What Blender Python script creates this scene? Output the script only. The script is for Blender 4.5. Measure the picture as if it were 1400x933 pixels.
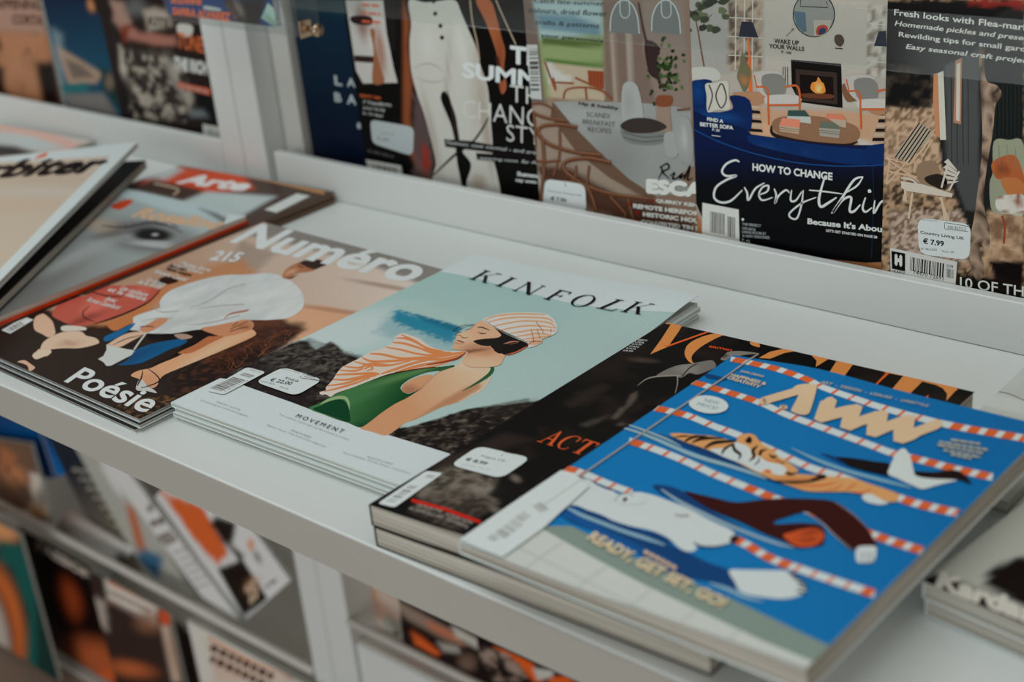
import bpy, math, random
import numpy as np
from mathutils import Vector, Matrix
from mathutils.geometry import delaunay_2d_cdt
random.seed(7)
for o in list(bpy.data.objects): bpy.data.objects.remove(o)
SC = bpy.context.scene
COL = SC.collection
S = 0.45                      # metres per calibration unit (camera height above the shelf)

# ------------------------------------------------------------------ camera
F = 1944.4                    # focal length in pixels of the 1400 px wide frame
RM = np.array([[0.7566919787161325, 0.6479180338349311, -0.08728958000896389],
               [-0.21425227143542197, 0.37190436605363675, 0.9032071228101587],
               [0.6176675590731849, -0.6647475941601593, 0.42023496109540176]])   # rows: right, up, back
CAM = np.array([0, 0, 1.0])
cd = bpy.data.cameras.new('camera'); cam = bpy.data.objects.new('camera', cd); COL.objects.link(cam)
m4 = Matrix.Identity(4)
for i in range(3):
    for j in range(3): m4[j][i] = RM[i][j]
m4.translation = Vector(CAM * S)
cam.matrix_world = m4
cd.sensor_fit = 'HORIZONTAL'; cd.sensor_width = 36.0; cd.lens = F / 1400 * 36
cd.clip_start = 0.02; cd.clip_end = 60
cd.dof.use_dof = True; cd.dof.focus_distance = 0.99; cd.dof.aperture_fstop = 4.7; cd.dof.aperture_blades = 0
SC.camera = cam

# ------------------------------------------------------------------ light
W = bpy.data.worlds.new('room_light'); SC.world = W; W.use_nodes = True
bg = W.node_tree.nodes['Background']; bg.inputs[0].default_value = (0.92, 0.80, 0.70, 1); bg.inputs[1].default_value = 0.27
def area(name, loc, target, size, sy, power, color):
    l = bpy.data.lights.new(name, 'AREA'); l.shape = 'RECTANGLE'; l.size = size; l.size_y = sy; l.energy = power; l.color = color
    o = bpy.data.objects.new(name, l); COL.objects.link(o); o.location = loc
    o.rotation_euler = (Vector(target) - Vector(loc)).to_track_quat('-Z', 'Y').to_euler()
    return o
area('ceiling_light_panel', (-0.6, -0.2, 2.3), (-0.6, 0.75, 0.1), 2.2, 1.4, 22, (0.875, 0.985, 1.0))
area('ceiling_light_panel', (-2.2, 0.3, 2.3), (-1.2, 0.7, 0), 1.2, 1.2, 7, (0.875, 0.985, 1.0))
area('front_fill_light', (-0.6, -2.4, -0.05), (-1.1, 1.0, -0.3), 3.2, 2.0, 39, (0.91, 0.985, 1.0))  # added fill lamp behind the camera; brightens upright faces and the rack below the shelf
SC.view_settings.view_transform = 'Standard'; SC.view_settings.look = 'None'
SC.view_settings.exposure = 0.0; SC.view_settings.gamma = 1.0; SC.view_settings.use_curve_mapping = False
KH, KV = 0.60, 0.60           # how bright a white surface photographs on the shelf / on the rack

# ------------------------------------------------------------------ projection helpers
def rays(px):
    px = np.atleast_2d(np.array(px, float))
    d = np.stack([(px[:, 0] - 700) / F, -(px[:, 1] - 466.5) / F, -np.ones(len(px))], 1)
    return d @ RM
def onplane(px, axis, val):
    d = rays(px); t = (val - CAM[axis]) / d[:, axis]
    return (CAM + d * t[:, None])
def pt(x, y, axis, val): return onplane([(x, y)], axis, val)[0]
def proj(P):
    q = (np.atleast_2d(P) - CAM) @ RM.T
    return np.stack([700 + F * q[:, 0] / -q[:, 2], 466.5 - F * q[:, 1] / -q[:, 2]], 1)
def Z(x0, y0, s, pts): return [(x0 + p[0] / s, y0 + p[1] / s) for p in pts]

# ------------------------------------------------------------------ colour, noise
def lin(c, k=1.0):
    c = np.array(c, float)[:3] / 255.0
    l = np.where(c <= 0.04045, c / 12.92, ((c + 0.055) / 1.055) ** 2.4)
    return np.clip(l / k - (0.010 if k != 1.0 else 0), 0.002, 0.85)
def vnoise(x, y, s=0):
    ix, iy = np.floor(x), np.floor(y); fx, fy = x - ix, y - iy
    fx = fx * fx * (3 - 2 * fx); fy = fy * fy * (3 - 2 * fy)
    def h(a, b):
        v = np.sin(a * 127.1 + b * 311.7 + s * 74.7) * 43758.5453
        return v - np.floor(v)
    return (h(ix, iy) * (1 - fx) + h(ix + 1, iy) * fx) * (1 - fy) + (h(ix, iy + 1) * (1 - fx) + h(ix + 1, iy + 1) * fx) * fy
def fbm(x, y, s=0, o=4):
    r = 0; a = 0.5; t = 0
    for i in range(o):
        r = r + a * vnoise(x * 2 ** i, y * 2 ** i, s + i); t += a; a *= 0.55
    return r / t
def sdpoly(px, poly):
    x, y = px[:, 0], px[:, 1]; P = np.array(poly, float); n = len(P)
    d = np.full(len(px), 1e18); ins = np.zeros(len(px), bool)
    for i in range(n):
        a = P[i]; b = P[(i + 1) % n]; e = b - a
        wx, wy = x - a[0], y - a[1]
        t = np.clip((wx * e[0] + wy * e[1]) / max(1e-9, e @ e), 0, 1)
        d = np.minimum(d, (wx - e[0] * t) ** 2 + (wy - e[1] * t) ** 2)
        c = ((a[1] > y) != (b[1] > y))
        with np.errstate(divide='ignore', invalid='ignore'):
            xi = (b[0] - a[0]) * (y - a[1]) / ((b[1] - a[1]) if b[1] != a[1] else 1e-9) + a[0]
        ins ^= c & (x < xi)
    return np.where(ins, 1, -1) * np.sqrt(d)
def sstep(x, a, b):
    t = np.clip((x - a) / (b - a), 0, 1); return t * t * (3 - 2 * t)
# colour modifiers: each takes photo pixels, surface metres and the colours so far
def mP(poly, c, soft=2, noise=0, nsc=60, amt=1.0, seed=0):
    def f(px, m, col, k):
        d = sdpoly(px, poly)
        if noise: d = d + (fbm(m[:, 0] * nsc, m[:, 1] * nsc, seed) - 0.5) * 2 * noise
        a = (sstep(d, -soft, soft) * amt)[:, None]
        return col * (1 - a) + lin(c, k) * a
    return f
def mE(cx, cy, rx, ry, ang, c, soft=0.5, amt=1.0):
    def f(px, m, col, k):
        a_ = math.radians(ang); dx, dy = px[:, 0] - cx, px[:, 1] - cy
        u = (dx * math.cos(a_) + dy * math.sin(a_)) / rx; v = (-dx * math.sin(a_) + dy * math.cos(a_)) / ry
        r = np.sqrt(u * u + v * v); a = (1 - sstep(r, 1 - soft, 1 + soft))[:, None] * amt
        return col * (1 - a) + lin(c, k) * a
    return f
def mG(p0, p1, c0, c1, amt=1.0):
    def f(px, m, col, k):
        e = np.array(p1, float) - p0; t = np.clip(((px - np.array(p0)) @ e) / (e @ e), 0, 1)[:, None]
        g = lin(c0, k) * (1 - t) + lin(c1, k) * t
        return col * (1 - amt) + g * amt
    return f
def mR(poly, dark, light, sc=60, soft=2, noise=0, lo=0.35, hi=0.65, seed=0, amt=1.0, asp=1.0):
    def f(px, m, col, k):
        n = fbm(m[:, 0] * sc, m[:, 1] * sc * asp, seed); t = sstep(n, lo, hi)[:, None]
        g = lin(dark, k) * (1 - t) + lin(light, k) * t
        if poly is None: a = np.full((len(px), 1), amt)
        else:
            d = sdpoly(px, poly)
            if noise: d = d + (fbm(m[:, 0] * sc * .6, m[:, 1] * sc * .6, seed + 9) - 0.5) * 2 * noise
            a = (sstep(d, -soft, soft) * amt)[:, None]
        return col * (1 - a) + g * a
    return f

# ------------------------------------------------------------------ materials
MATS = {}
def nodes(name):
    m = bpy.data.materials.new(name); m.use_nodes = True; nt = m.node_tree
    return m, nt, nt.nodes['Principled BSDF']
def mat_plain(name, c, rough=0.5, spec=0.3, k=1.0, nscale=40, namp=0.04, metal=0.0, bump=0.0, emit=None):
    if name in MATS: return MATS[name]
    m, nt, b = nodes(name)
    l = lin(c, k)
    b.inputs['Roughness'].default_value = rough; b.inputs['Specular IOR Level'].default_value = spec; b.inputs['Metallic'].default_value = metal
    tc = nt.nodes.new('ShaderNodeTexCoord'); n = nt.nodes.new('ShaderNodeTexNoise'); n.inputs['Scale'].default_value = nscale; n.inputs['Detail'].default_value = 3
    nt.links.new(tc.outputs['Object'], n.inputs['Vector'])
    r = nt.nodes.new('ShaderNodeMix'); r.data_type = 'RGBA'
    r.inputs[6].default_value = (*np.clip(l * (1 - namp), 0, 1), 1); r.inputs[7].default_value = (*np.clip(l * (1 + namp), 0, 1), 1)
    nt.links.new(n.outputs['Fac'], r.inputs[0]); nt.links.new(r.outputs[2], b.inputs['Base Color'])
    if bump:
        bp = nt.nodes.new('ShaderNodeBump'); bp.inputs['Strength'].default_value = bump; bp.inputs['Distance'].default_value = 0.001
        nt.links.new(n.outputs['Fac'], bp.inputs['Height']); nt.links.new(bp.outputs['Normal'], b.inputs['Normal'])
    MATS[name] = m; return m
def mat_print(name, rough=0.35, spec=0.10):
    if name in MATS: return MATS[name]
    m, nt, b = nodes(name)
    at = nt.nodes.new('ShaderNodeAttribute'); at.attribute_name = 'ink'
    tc = nt.nodes.new('ShaderNodeTexCoord'); n = nt.nodes.new('ShaderNodeTexNoise'); n.inputs['Scale'].default_value = 500
    nt.links.new(tc.outputs['Object'], n.inputs['Vector'])
    mr = nt.nodes.new('ShaderNodeMapRange'); mr.inputs[3].default_value = 0.95; mr.inputs[4].default_value = 1.05
    nt.links.new(n.outputs['Fac'], mr.inputs[0])
    mx = nt.nodes.new('ShaderNodeVectorMath'); mx.operation = 'SCALE'
    nt.links.new(at.outputs['Color'], mx.inputs[0]); nt.links.new(mr.outputs[0], mx.inputs['Scale'])
    nt.links.new(mx.outputs[0], b.inputs['Base Color'])
    b.inputs['Roughness'].default_value = rough; b.inputs['Specular IOR Level'].default_value = spec
    MATS[name] = m; return m
def mat_pages(name, c1, c2, k, dens=420, axis='Z'):
    if name in MATS: return MATS[name]
    m, nt, b = nodes(name)
    tc = nt.nodes.new('ShaderNodeTexCoord'); mp = nt.nodes.new('ShaderNodeMapping')
    mp.inputs['Scale'].default_value = (3, 3, dens) if axis == 'Z' else (dens, dens, 3)
    n = nt.nodes.new('ShaderNodeTexNoise'); n.inputs['Scale'].default_value = 1.0; n.inputs['Detail'].default_value = 4; n.inputs['Roughness'].default_value = .7
    nt.links.new(tc.outputs['Object'], mp.inputs[0]); nt.links.new(mp.outputs[0], n.inputs['Vector'])
    cr = nt.nodes.new('ShaderNodeValToRGB'); cr.color_ramp.elements[0].position = .36; cr.color_ramp.elements[1].position = .58
    cr.color_ramp.elements[0].color = (*lin(c1, k), 1); cr.color_ramp.elements[1].color = (*lin(c2, k), 1)
    nt.links.new(n.outputs['Fac'], cr.inputs[0]); nt.links.new(cr.outputs[0], b.inputs['Base Color'])
    b.inputs['Roughness'].default_value = .8; b.inputs['Specular IOR Level'].default_value = .1
    MATS[name] = m; return m
def mat_acrylic():
    if 'acrylic' in MATS: return MATS['acrylic']
    m, nt, b = nodes('clear acrylic')
    out = nt.nodes['Material Output']; tr = nt.nodes.new('ShaderNodeBsdfTransparent'); tr.inputs[0].default_value = (.96, .975, .97, 1)
    gl = nt.nodes.new('ShaderNodeBsdfGlossy'); gl.inputs['Roughness'].default_value = .08
    lw = nt.nodes.new('ShaderNodeLayerWeight'); lw.inputs[0].default_value = .25
    mr = nt.nodes.new('ShaderNodeMapRange'); mr.inputs[3].default_value = .012; mr.inputs[4].default_value = .12
    mx = nt.nodes.new('ShaderNodeMixShader'); mx2 = nt.nodes.new('ShaderNodeMixShader'); mx2.inputs[0].default_value = .012
    df = nt.nodes.new('ShaderNodeBsdfDiffuse'); df.inputs[0].default_value = (.8, .84, .84, 1)
    nt.links.new(lw.outputs['Fresnel'], mr.inputs[0]); nt.links.new(mr.outputs[0], mx.inputs[0])
    nt.links.new(tr.outputs[0], mx.inputs[1]); nt.links.new(gl.outputs[0], mx.inputs[2])
    nt.links.new(mx.outputs[0], mx2.inputs[1]); nt.links.new(df.outputs[0], mx2.inputs[2]); nt.links.new(mx2.outputs[0], out.inputs[0])
    MATS['acrylic'] = m; return m
WHITE = mat_plain('white laminate', (222, 226, 224), .42, .35, 1.0, 6, .015)
WHITE2 = mat_plain('white laminate edge', (214, 214, 208), .5, .3, 1.0, 8, .02)

# ------------------------------------------------------------------ mesh helpers (verts are in calibration units)
def mesh_obj(name, V, Fs, mat, parent=None, base=None, cols=None, smooth=False):
    V = np.asarray(V, float) * S
    me = bpy.data.meshes.new(name)
    if base is None: base = (parent.location if parent is not None else V.mean(0))
    base = np.array(base)
    me.from_pydata((V - base).tolist(), [], Fs)
    if cols is not None:
        at = me.color_attributes.new('ink', 'FLOAT_COLOR', 'POINT')
        c4 = np.ones((len(V), 4), np.float32); c4[:, :3] = cols; at.data.foreach_set('color', c4.ravel())
    if smooth: me.polygons.foreach_set('use_smooth', [True] * len(me.polygons))
    me.materials.append(mat); me.update()
    o = bpy.data.objects.new(name, me); COL.objects.link(o)
    if parent is not None: o.parent = parent
    else: o.location = base
    return o
def empty(name, loc, label=None, cat=None, group=None):
    o = bpy.data.objects.new(name, None); COL.objects.link(o); o.location = Vector(np.array(loc) * S); o.empty_display_size = .02
    if label: o['label'] = label
    if cat: o['category'] = cat
    if group: o['group'] = group
    return o
class MB:
    def __init__(s): s.v = []; s.f = []
    def box(s, x0, y0, z0, x1, y1, z1, bev=0.0):
        b = len(s.v)
        if bev <= 0:
            s.v += [(x, y, z) for z in (z0, z1) for y in (y0, y1) for x in (x0, x1)]
            s.f += [tuple(b + i for i in q) for q in ((0, 2, 3, 1), (4, 5, 7, 6), (0, 1, 5, 4), (2, 6, 7, 3), (0, 4, 6, 2), (1, 3, 7, 5))]
        else:
            e = bev
            idx = {}
            for sx in (0, 1):
                for sy in (0, 1):
                    for sz in (0, 1):
                        X, Y, Zz = (x0, x1)[sx], (y0, y1)[sy], (z0, z1)[sz]
                        dx, dy, dz = (e, -e)[sx], (e, -e)[sy], (e, -e)[sz]
                        for ax in range(3):
                            p = [X + dx, Y + dy, Zz + dz]; p[ax] = (X, Y, Zz)[ax]
                            idx[(sx, sy, sz, ax)] = len(s.v); s.v.append(tuple(p))
            g = lambda a, b_, c, ax: idx[(a, b_, c, ax)]
            for q in (0, 1):
                s.f.append((g(q,0,0,0), g(q,1,0,0), g(q,1,1,0), g(q,0,1,0))); s.f.append((g(0,q,0,1), g(1,q,0,1), g(1,q,1,1), g(0,q,1,1))); s.f.append((g(0,0,q,2), g(1,0,q,2), g(1,1,q,2), g(0,1,q,2)))
                for r in (0, 1):
                    s.f.append((g(0,q,r,1), g(1,q,r,1), g(1,q,r,2), g(0,q,r,2))); s.f.append((g(q,0,r,0), g(q,1,r,0), g(q,1,r,2), g(q,0,r,2))); s.f.append((g(q,r,0,0), g(q,r,1,0), g(q,r,1,1), g(q,r,0,1)))
                    for t in (0, 1): s.f.append((g(q,r,t,0), g(q,r,t,1), g(q,r,t,2)))
    def tube(s, pts, r, n=8):
        pts = [np.array(p, float) for p in pts]; b = len(s.v)
        for i, p in enumerate(pts):
            t = pts[min(i + 1, len(pts) - 1)] - pts[max(i - 1, 0)]; t = t / np.linalg.norm(t)
            a = np.cross(t, [0, 0, 1.0]);
            if np.linalg.norm(a) < .1: a = np.cross(t, [1.0, 0, 0])
            a /= np.linalg.norm(a); c = np.cross(t, a)
            for k in range(n):
                w = 2 * math.pi * k / n; s.v.append(tuple(p + r * (math.cos(w) * a + math.sin(w) * c)))
        for i in range(len(pts) - 1):
            for k in range(n): s.f.append((b + i * n + k, b + i * n + (k + 1) % n, b + (i + 1) * n + (k + 1) % n, b + (i + 1) * n + k))
        s.f.append(tuple(b + k for k in range(n))[::-1]); s.f.append(tuple(b + (len(pts) - 1) * n + k for k in range(n)))
    def build(s, name, mat, parent=None, smooth=False):
        o = mesh_obj(name, s.v, s.f, mat, parent, smooth=smooth)
        import bmesh
        bm = bmesh.new(); bm.from_mesh(o.data); bmesh.ops.recalc_face_normals(bm, faces=bm.faces); bm.to_mesh(o.data); bm.free()
        return o
def struct(name, mb, mat):
    o = mb.build(name, mat); o['kind'] = 'structure'; return o

# ------------------------------------------------------------------ surfaces and prints
class Surf:
    def __init__(s, O, U, V, hf=None, k=KH):
        s.O = np.array(O, float); s.U = np.array(U, float); s.V = np.array(V, float)
        s.lu = np.linalg.norm(s.U); s.lv = np.linalg.norm(s.V); s.N = np.cross(s.U, s.V); s.N /= np.linalg.norm(s.N)
        s.hf = hf or (lambda u, v: np.zeros_like(u)); s.k = k
        s.G = np.linalg.inv(np.array([[s.U @ s.U, s.U @ s.V], [s.U @ s.V, s.V @ s.V]]))
    def to3(s, uv, off=0.0):
        uv = np.atleast_2d(uv); h = s.hf(uv[:, 0], uv[:, 1]) + off
        return s.O + uv[:, :1] * s.U + uv[:, 1:] * s.V + h[:, None] * s.N
    def uv(s, px):
        d = rays(px); h = np.zeros(len(d))
        for it in range(6):
            t = ((s.O - CAM) @ s.N + h) / (d @ s.N)
            P = CAM + d * t[:, None] - s.O
            uv = np.stack([P @ s.U, P @ s.V], 1) @ s.G
            h = s.hf(np.clip(uv[:, 0], 0, 1), np.clip(uv[:, 1], 0, 1))
        return uv
def clip01(poly):
    for ax, lim, sg in ((0, 0, 1), (0, 1, -1), (1, 0, 1), (1, 1, -1)):
        out = []
        n = len(poly)
        for i in range(n):
            a, b = poly[i], poly[(i + 1) % n]
            da, db = sg * (a[ax] - lim), sg * (b[ax] - lim)
            if da >= 0: out.append(a)
            if (da >= 0) != (db >= 0):
                t = da / (da - db); out.append(a + (b - a) * t)
        poly = out
        if len(poly) < 3: return []
    return poly
def crom(P, n=4, closed=True):
    P = [np.array(p, float) for p in P]; N = len(P); out = []
    rng = range(N) if closed else range(N - 1)
    for i in rng:
        if closed: p0, p1, p2, p3 = P[i - 1], P[i], P[(i + 1) % N], P[(i + 2) % N]
        else: p0, p1, p2, p3 = P[max(i - 1, 0)], P[i], P[i + 1], P[min(i + 2, N - 1)]
        for k in range(n):
            t = k / n
            out.append(0.5 * ((2 * p1) + (-p0 + p2) * t + (2 * p0 - 5 * p1 + 4 * p2 - p3) * t * t + (-p0 + 3 * p1 - 3 * p2 + p3) * t ** 3))
    if not closed: out.append(P[-1])
    return out
GLY = {}
def glyph_mesh(txt, bold, res=3):
    key = (txt, bold, res)
    if key in GLY: return GLY[key]
    cu = bpy.data.curves.new('lettering', 'FONT'); cu.body = txt; cu.size = 1; cu.offset = bold; cu.resolution_u = res
    o = bpy.data.objects.new('lettering', cu); COL.objects.link(o)
    dg = bpy.context.evaluated_depsgraph_get(); dg.update()
    me = o.evaluated_get(dg).to_mesh()
    V = np.array([v.co[:2] for v in me.vertices]); Fs = [tuple(p.vertices) for p in me.polygons]
    o.evaluated_get(dg).to_mesh_clear()
    bpy.data.objects.remove(o); bpy.data.curves.remove(cu)
    lo = V.min(0); hi = V.max(0); V = (V - lo) / (hi - lo)
    GLY[key] = (V, Fs, hi - lo); return GLY[key]
LAST = {}
class Print:
    def __init__(s, surf, step=None):
        step = step or (2.2e-5 if surf.curved else 0.9e-5)
        s.s = surf; s.V = []; s.C = []; s.F = []; s.n = 0; s.off = 0.00012; s.step = step
    def add(s, P3, cols, Fs):
        s.V.append(P3); s.C.append(cols); s.F += [tuple(i + s.n for i in f) for f in Fs]; s.n += len(P3)
    def m(s, uv): return uv * np.array([s.s.lu, s.s.lv])
    def col(s, uv, c, mods=()):
        px = proj(s.s.to3(uv)); col = np.tile(lin(c, s.s.k), (len(uv), 1))
        for f in mods: col = f(px, s.m(uv), col, s.s.k)
        return np.clip(col, .002, .9)
    def bg(s, nu, nv, c, mods=(), band=None):
        u, v = np.meshgrid(np.linspace(0, 1, nu), np.linspace(0, 1, nv)); uv = np.stack([u.ravel(), v.ravel()], 1)
        Fs = [(j * nu + i, j * nu + i + 1, (j + 1) * nu + i + 1, (j + 1) * nu + i) for j in range(nv - 1) for i in range(nu - 1)]
        s.add(s.s.to3(uv, s.off), s.col(uv, c, mods), Fs)
        if s.s.curved: s.off += 1.2e-4
    def shape(s, pts, c, mods=(), smooth=True, uvspace=False, grid=None, adv=True):
        if smooth: pts = crom(pts, 4)
        uv = np.array(pts, float) if uvspace else s.s.uv(pts)
        poly = clip01([p for p in uv])
        if len(poly) < 3: return
        poly = np.array(poly)
        if grid is None: grid = (0.010 if s.s.curved else 0.02) if (mods or s.s.curved) else None
        pts2 = []
        for i in range(len(poly)):
            a, b = poly[i], poly[(i + 1) % len(poly)]
            L = np.linalg.norm(b - a); n = max(1, int(L / (grid or 9)))
            for k in range(n): pts2.append(a + (b - a) * k / n)
        nb = len(pts2)
        if grid:
            P = np.array(pts2); lo, hi = P.min(0), P.max(0)
            gx, gy = np.meshgrid(np.arange(lo[0] + grid / 2, hi[0], grid), np.arange(lo[1] + grid / 2, hi[1], grid))
            g = np.stack([gx.ravel(), gy.ravel()], 1)
            if len(g):
                sd = sdpoly(g, P); g = g[sd > grid * .35]; pts2 += list(g)
        vs, es, fs, _, _, _ = delaunay_2d_cdt([Vector(p) for p in pts2], [], [list(range(nb))], 1, 1e-7)
        if not fs: return
        U2 = np.array([tuple(v) for v in vs])
        if adv: s.off += s.step
        s.add(s.s.to3(U2, s.off), s.col(U2, c, mods), [tuple(f) for f in fs])
    def stroke(s, pts, w, c, smooth=True, mods=(), adv=True):
        """ribbon; w is a width in photo pixels, or a list of widths along the line"""
        ws = w if isinstance(w, (list, tuple)) else [w] * len(pts)
        q = [(p[0], p[1], x) for p, x in zip(pts, ws)]
        if smooth and len(q) > 2: q = crom(q, 5, closed=False)
        if s.s.curved:
            q2 = []
            for a, b in zip(q[:-1], q[1:]):
                a, b = np.array(a, float), np.array(b, float); n_ = max(1, int(np.hypot(*(b - a)[:2]) / 5)); q2 += [a + (b - a) * k / n_ for k in range(n_)]
            q = q2 + [np.array(q[-1], float)]
        q = np.array(q, float); t = np.gradient(q[:, :2], axis=0); t /= np.maximum(1e-9, np.linalg.norm(t, axis=1))[:, None]
        nrm = np.stack([-t[:, 1], t[:, 0]], 1) * q[:, 2:3] / 2
        L = s.s.uv(q[:, :2] + nrm); R_ = s.s.uv(q[:, :2] - nrm); uv = np.clip(np.vstack([L, R_]), 0, 1); n = len(q)
        if adv: s.off += s.step
        s.add(s.s.to3(uv, s.off), s.col(uv, c, mods), [(i, i + 1, n + i + 1, n + i) for i in range(n - 1)])
    def text(s, txt, bl, br, tl, c, bold=0.0, res=2, adv=True, mods=()):
        V, Fs, size = glyph_mesh(txt, min(bold, .02), res)
        if bold > .025:            # heavier weights: the same outline laid down again, a hair to each side
            d = (bold - .015) / size; n0 = len(V); sh = [(0, 0), (d[0], 0), (-d[0], 0), (0, d[1]), (0, -d[1])]
            Fs = [tuple(i + n0 * k for i in f) for k in range(5) for f in Fs]
            V = np.vstack([(V * (1 - 2 * d) + d) + np.array(q) for q in sh])
            lay = np.repeat(np.arange(5), n0) * s.step * .3
        else: lay = 0.0
        A = s.s.uv([bl, br, tl]); uv = A[0] + V[:, :1] * (A[1] - A[0]) + V[:, 1:] * (A[2] - A[0])
        uv = np.clip(uv, 0, 1)
        if adv: s.off += s.step
        s.add(s.s.to3(uv, s.off + lay), s.col(uv, c, mods), Fs)
        if bold > .025: s.off += s.step * 1.2
    def letters(s, polys, bl, br, tl, c):
        """polygons in a unit box mapped on the parallelogram bl, br, tl"""
        A = s.s.uv([bl, br, tl]); s.off += s.step
        for P in polys:
            P = np.array(P, float); uv = A[0] + P[:, :1] * (A[1] - A[0]) + P[:, 1:] * (A[2] - A[0])
            s.shape(uv, c, smooth=False, uvspace=True, adv=False)
            s.off += s.step * .2
    def greek(s, p0, p1, h, c, word=(4, 12), gap=2.2, seed=1):
        rnd = random.Random(seed); p0 = np.array(p0, float); p1 = np.array(p1, float); L = np.linalg.norm(p1 - p0); d = (p1 - p0) / L; t = 0
        s.off += s.step
        while t < L - 1:
            w = min(rnd.uniform(*word), L - t); s.stroke([p0 + d * t, p0 + d * (t + w)], h, c, smooth=False, adv=False); t += w + gap
    def barcode(s, q, c=(25, 22, 22), n=30, seed=3, digits=None):
        """bars inside the parallelogram q = bl, br, tl (bars run from bl to tl)"""
        rnd = random.Random(seed); A = s.s.uv(q); x = 0; s.off += s.step; tot = n * 1.5
        while x < tot:
            w = rnd.choice((.6, .6, 1.1, 1.7)); g = rnd.choice((.6, .9, 1.3))
            a, b = x / tot, min(1, (x + w) / tot)
            uv = [A[0] + (A[1] - A[0]) * a, A[0] + (A[1] - A[0]) * b, A[0] + (A[1] - A[0]) * b + (A[2] - A[0]), A[0] + (A[1] - A[0]) * a + (A[2] - A[0])]
            s.shape(uv, c, smooth=False, uvspace=True, adv=False); x += w + g
    def build(s, name, parent, mat=None):
        LAST[id(s.s)] = max(LAST.get(id(s.s), 0), s.off)
        return mesh_obj(name, np.vstack(s.V), s.F, mat or mat_print('glossy print'), parent, cols=np.vstack(s.C))
Surf.curved = False
def rrect(p, r=.12, n=4):
    """rounded parallelogram from corners bl, br, tr, tl (photo pixels)"""
    p = [np.array(a, float) for a in p]; out = []
    for i in range(4):
        a, b, c = p[i - 1], p[i], p[(i + 1) % 4]
        d1 = (a - b); d2 = (c - b); L = min(np.linalg.norm(d1), np.linalg.norm(d2)) * r * 2
        e1 = b + d1 / np.linalg.norm(d1) * L; e2 = b + d2 / np.linalg.norm(d2) * L
        for k in range(n + 1):
            t = k / n; out.append((1 - t) ** 2 * e1 + 2 * t * (1 - t) * b + t * t * e2)
    return out

# serif capitals in a unit box
def sg(x0, y0, x1, y1, w, w2=None):
    w2 = w if w2 is None else w2
    return [(x0 - w / 2, y0), (x0 + w / 2, y0), (x1 + w2 / 2, y1), (x1 - w2 / 2, y1)]
def ring(cx, cy, rx, ry, ix, iy, a0=0, a1=360, n=22):
    o = []; 
    for k in range(n + 1):
        a = math.radians(a0 + (a1 - a0) * k / n); o.append((cx + rx * math.cos(a), cy + ry * math.sin(a)))
    for k in range(n, -1, -1):
        a = math.radians(a0 + (a1 - a0) * k / n); o.append((cx + ix * math.cos(a), cy + iy * math.sin(a)))
    return o
SER = {
 'K': [sg(.2, 0, .2, 1, .13), sg(.2, 0, .2, .05, .42, .3), sg(.2, .95, .2, 1, .3, .42), sg(.27, .42, .86, .97, .05), sg(.86, .95, .86, 1, .2, .34), sg(.48, .6, .88, 0, .17), sg(.88, 0, .88, .05, .34, .2)],
 'I': [sg(.5, 0, .5, 1, .34), sg(.5, 0, .5, .05, .98, .7), sg(.5, .95, .5, 1, .7, .98)],
 'N': [sg(.13, 0, .13, 1, .05), sg(.13, 0, .13, .05, .3, .2), sg(.1, 1, .88, 0, .2), sg(.9, 0, .9, 1, .05), sg(.9, .95, .9, 1, .2, .3)],
 'F': [sg(.25, 0, .25, 1, .17), sg(.25, 0, .25, .05, .5, .4), [(.1, .95), (.95, .95), (.97, 1), (.1, 1)], [(.9, .78), (.95, .78), (.97, 1), (.86, .96)], [(.3, .5), (.72, .5), (.72, .54), (.3, .54)], [(.68, .4), (.74, .4), (.74, .64), (.68, .64)]],
 'O': [ring(.5, .5, .5, .52, .36, .48, 0, 180), ring(.5, .5, .5, .52, .36, .48, 180, 360)],
 'L': [sg(.28, 0, .28, 1, .17), sg(.28, .95, .28, 1, .4, .52), [(.05, 0), (.95, 0), (.95, .05), (.05, .05)], [(.88, 0), (.95, 0), (.99, .26), (.94, .26)]],
 'A': [sg(.16, 0, .52, 1, .06), sg(.84, 0, .5, 1.0, .2, .1), sg(.16, 0, .16, .05, .32), sg(.84, 0, .84, .05, .38), [(.3, .34), (.7, .34), (.7, .4), (.3, .4)]],
 'C': [ring(.55, .5, .52, .52, .36, .48, 60, 300), [(.76, .68), (.84, .68), (.86, 1.0), (.78, .92)], [(.76, .08), (.84, .16), (.84, .22), (.78, .2)]],
 'T': [sg(.5, 0, .5, 1, .2), sg(.5, 0, .5, .05, .5, .4), [(.03, .94), (.97, .94), (.97, 1), (.03, 1)], [(.03, .75), (.07, .75), (.14, 1), (.02, 1)], [(.93, .75), (.97, .75), (.98, 1), (.86, 1)]],
}

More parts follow.
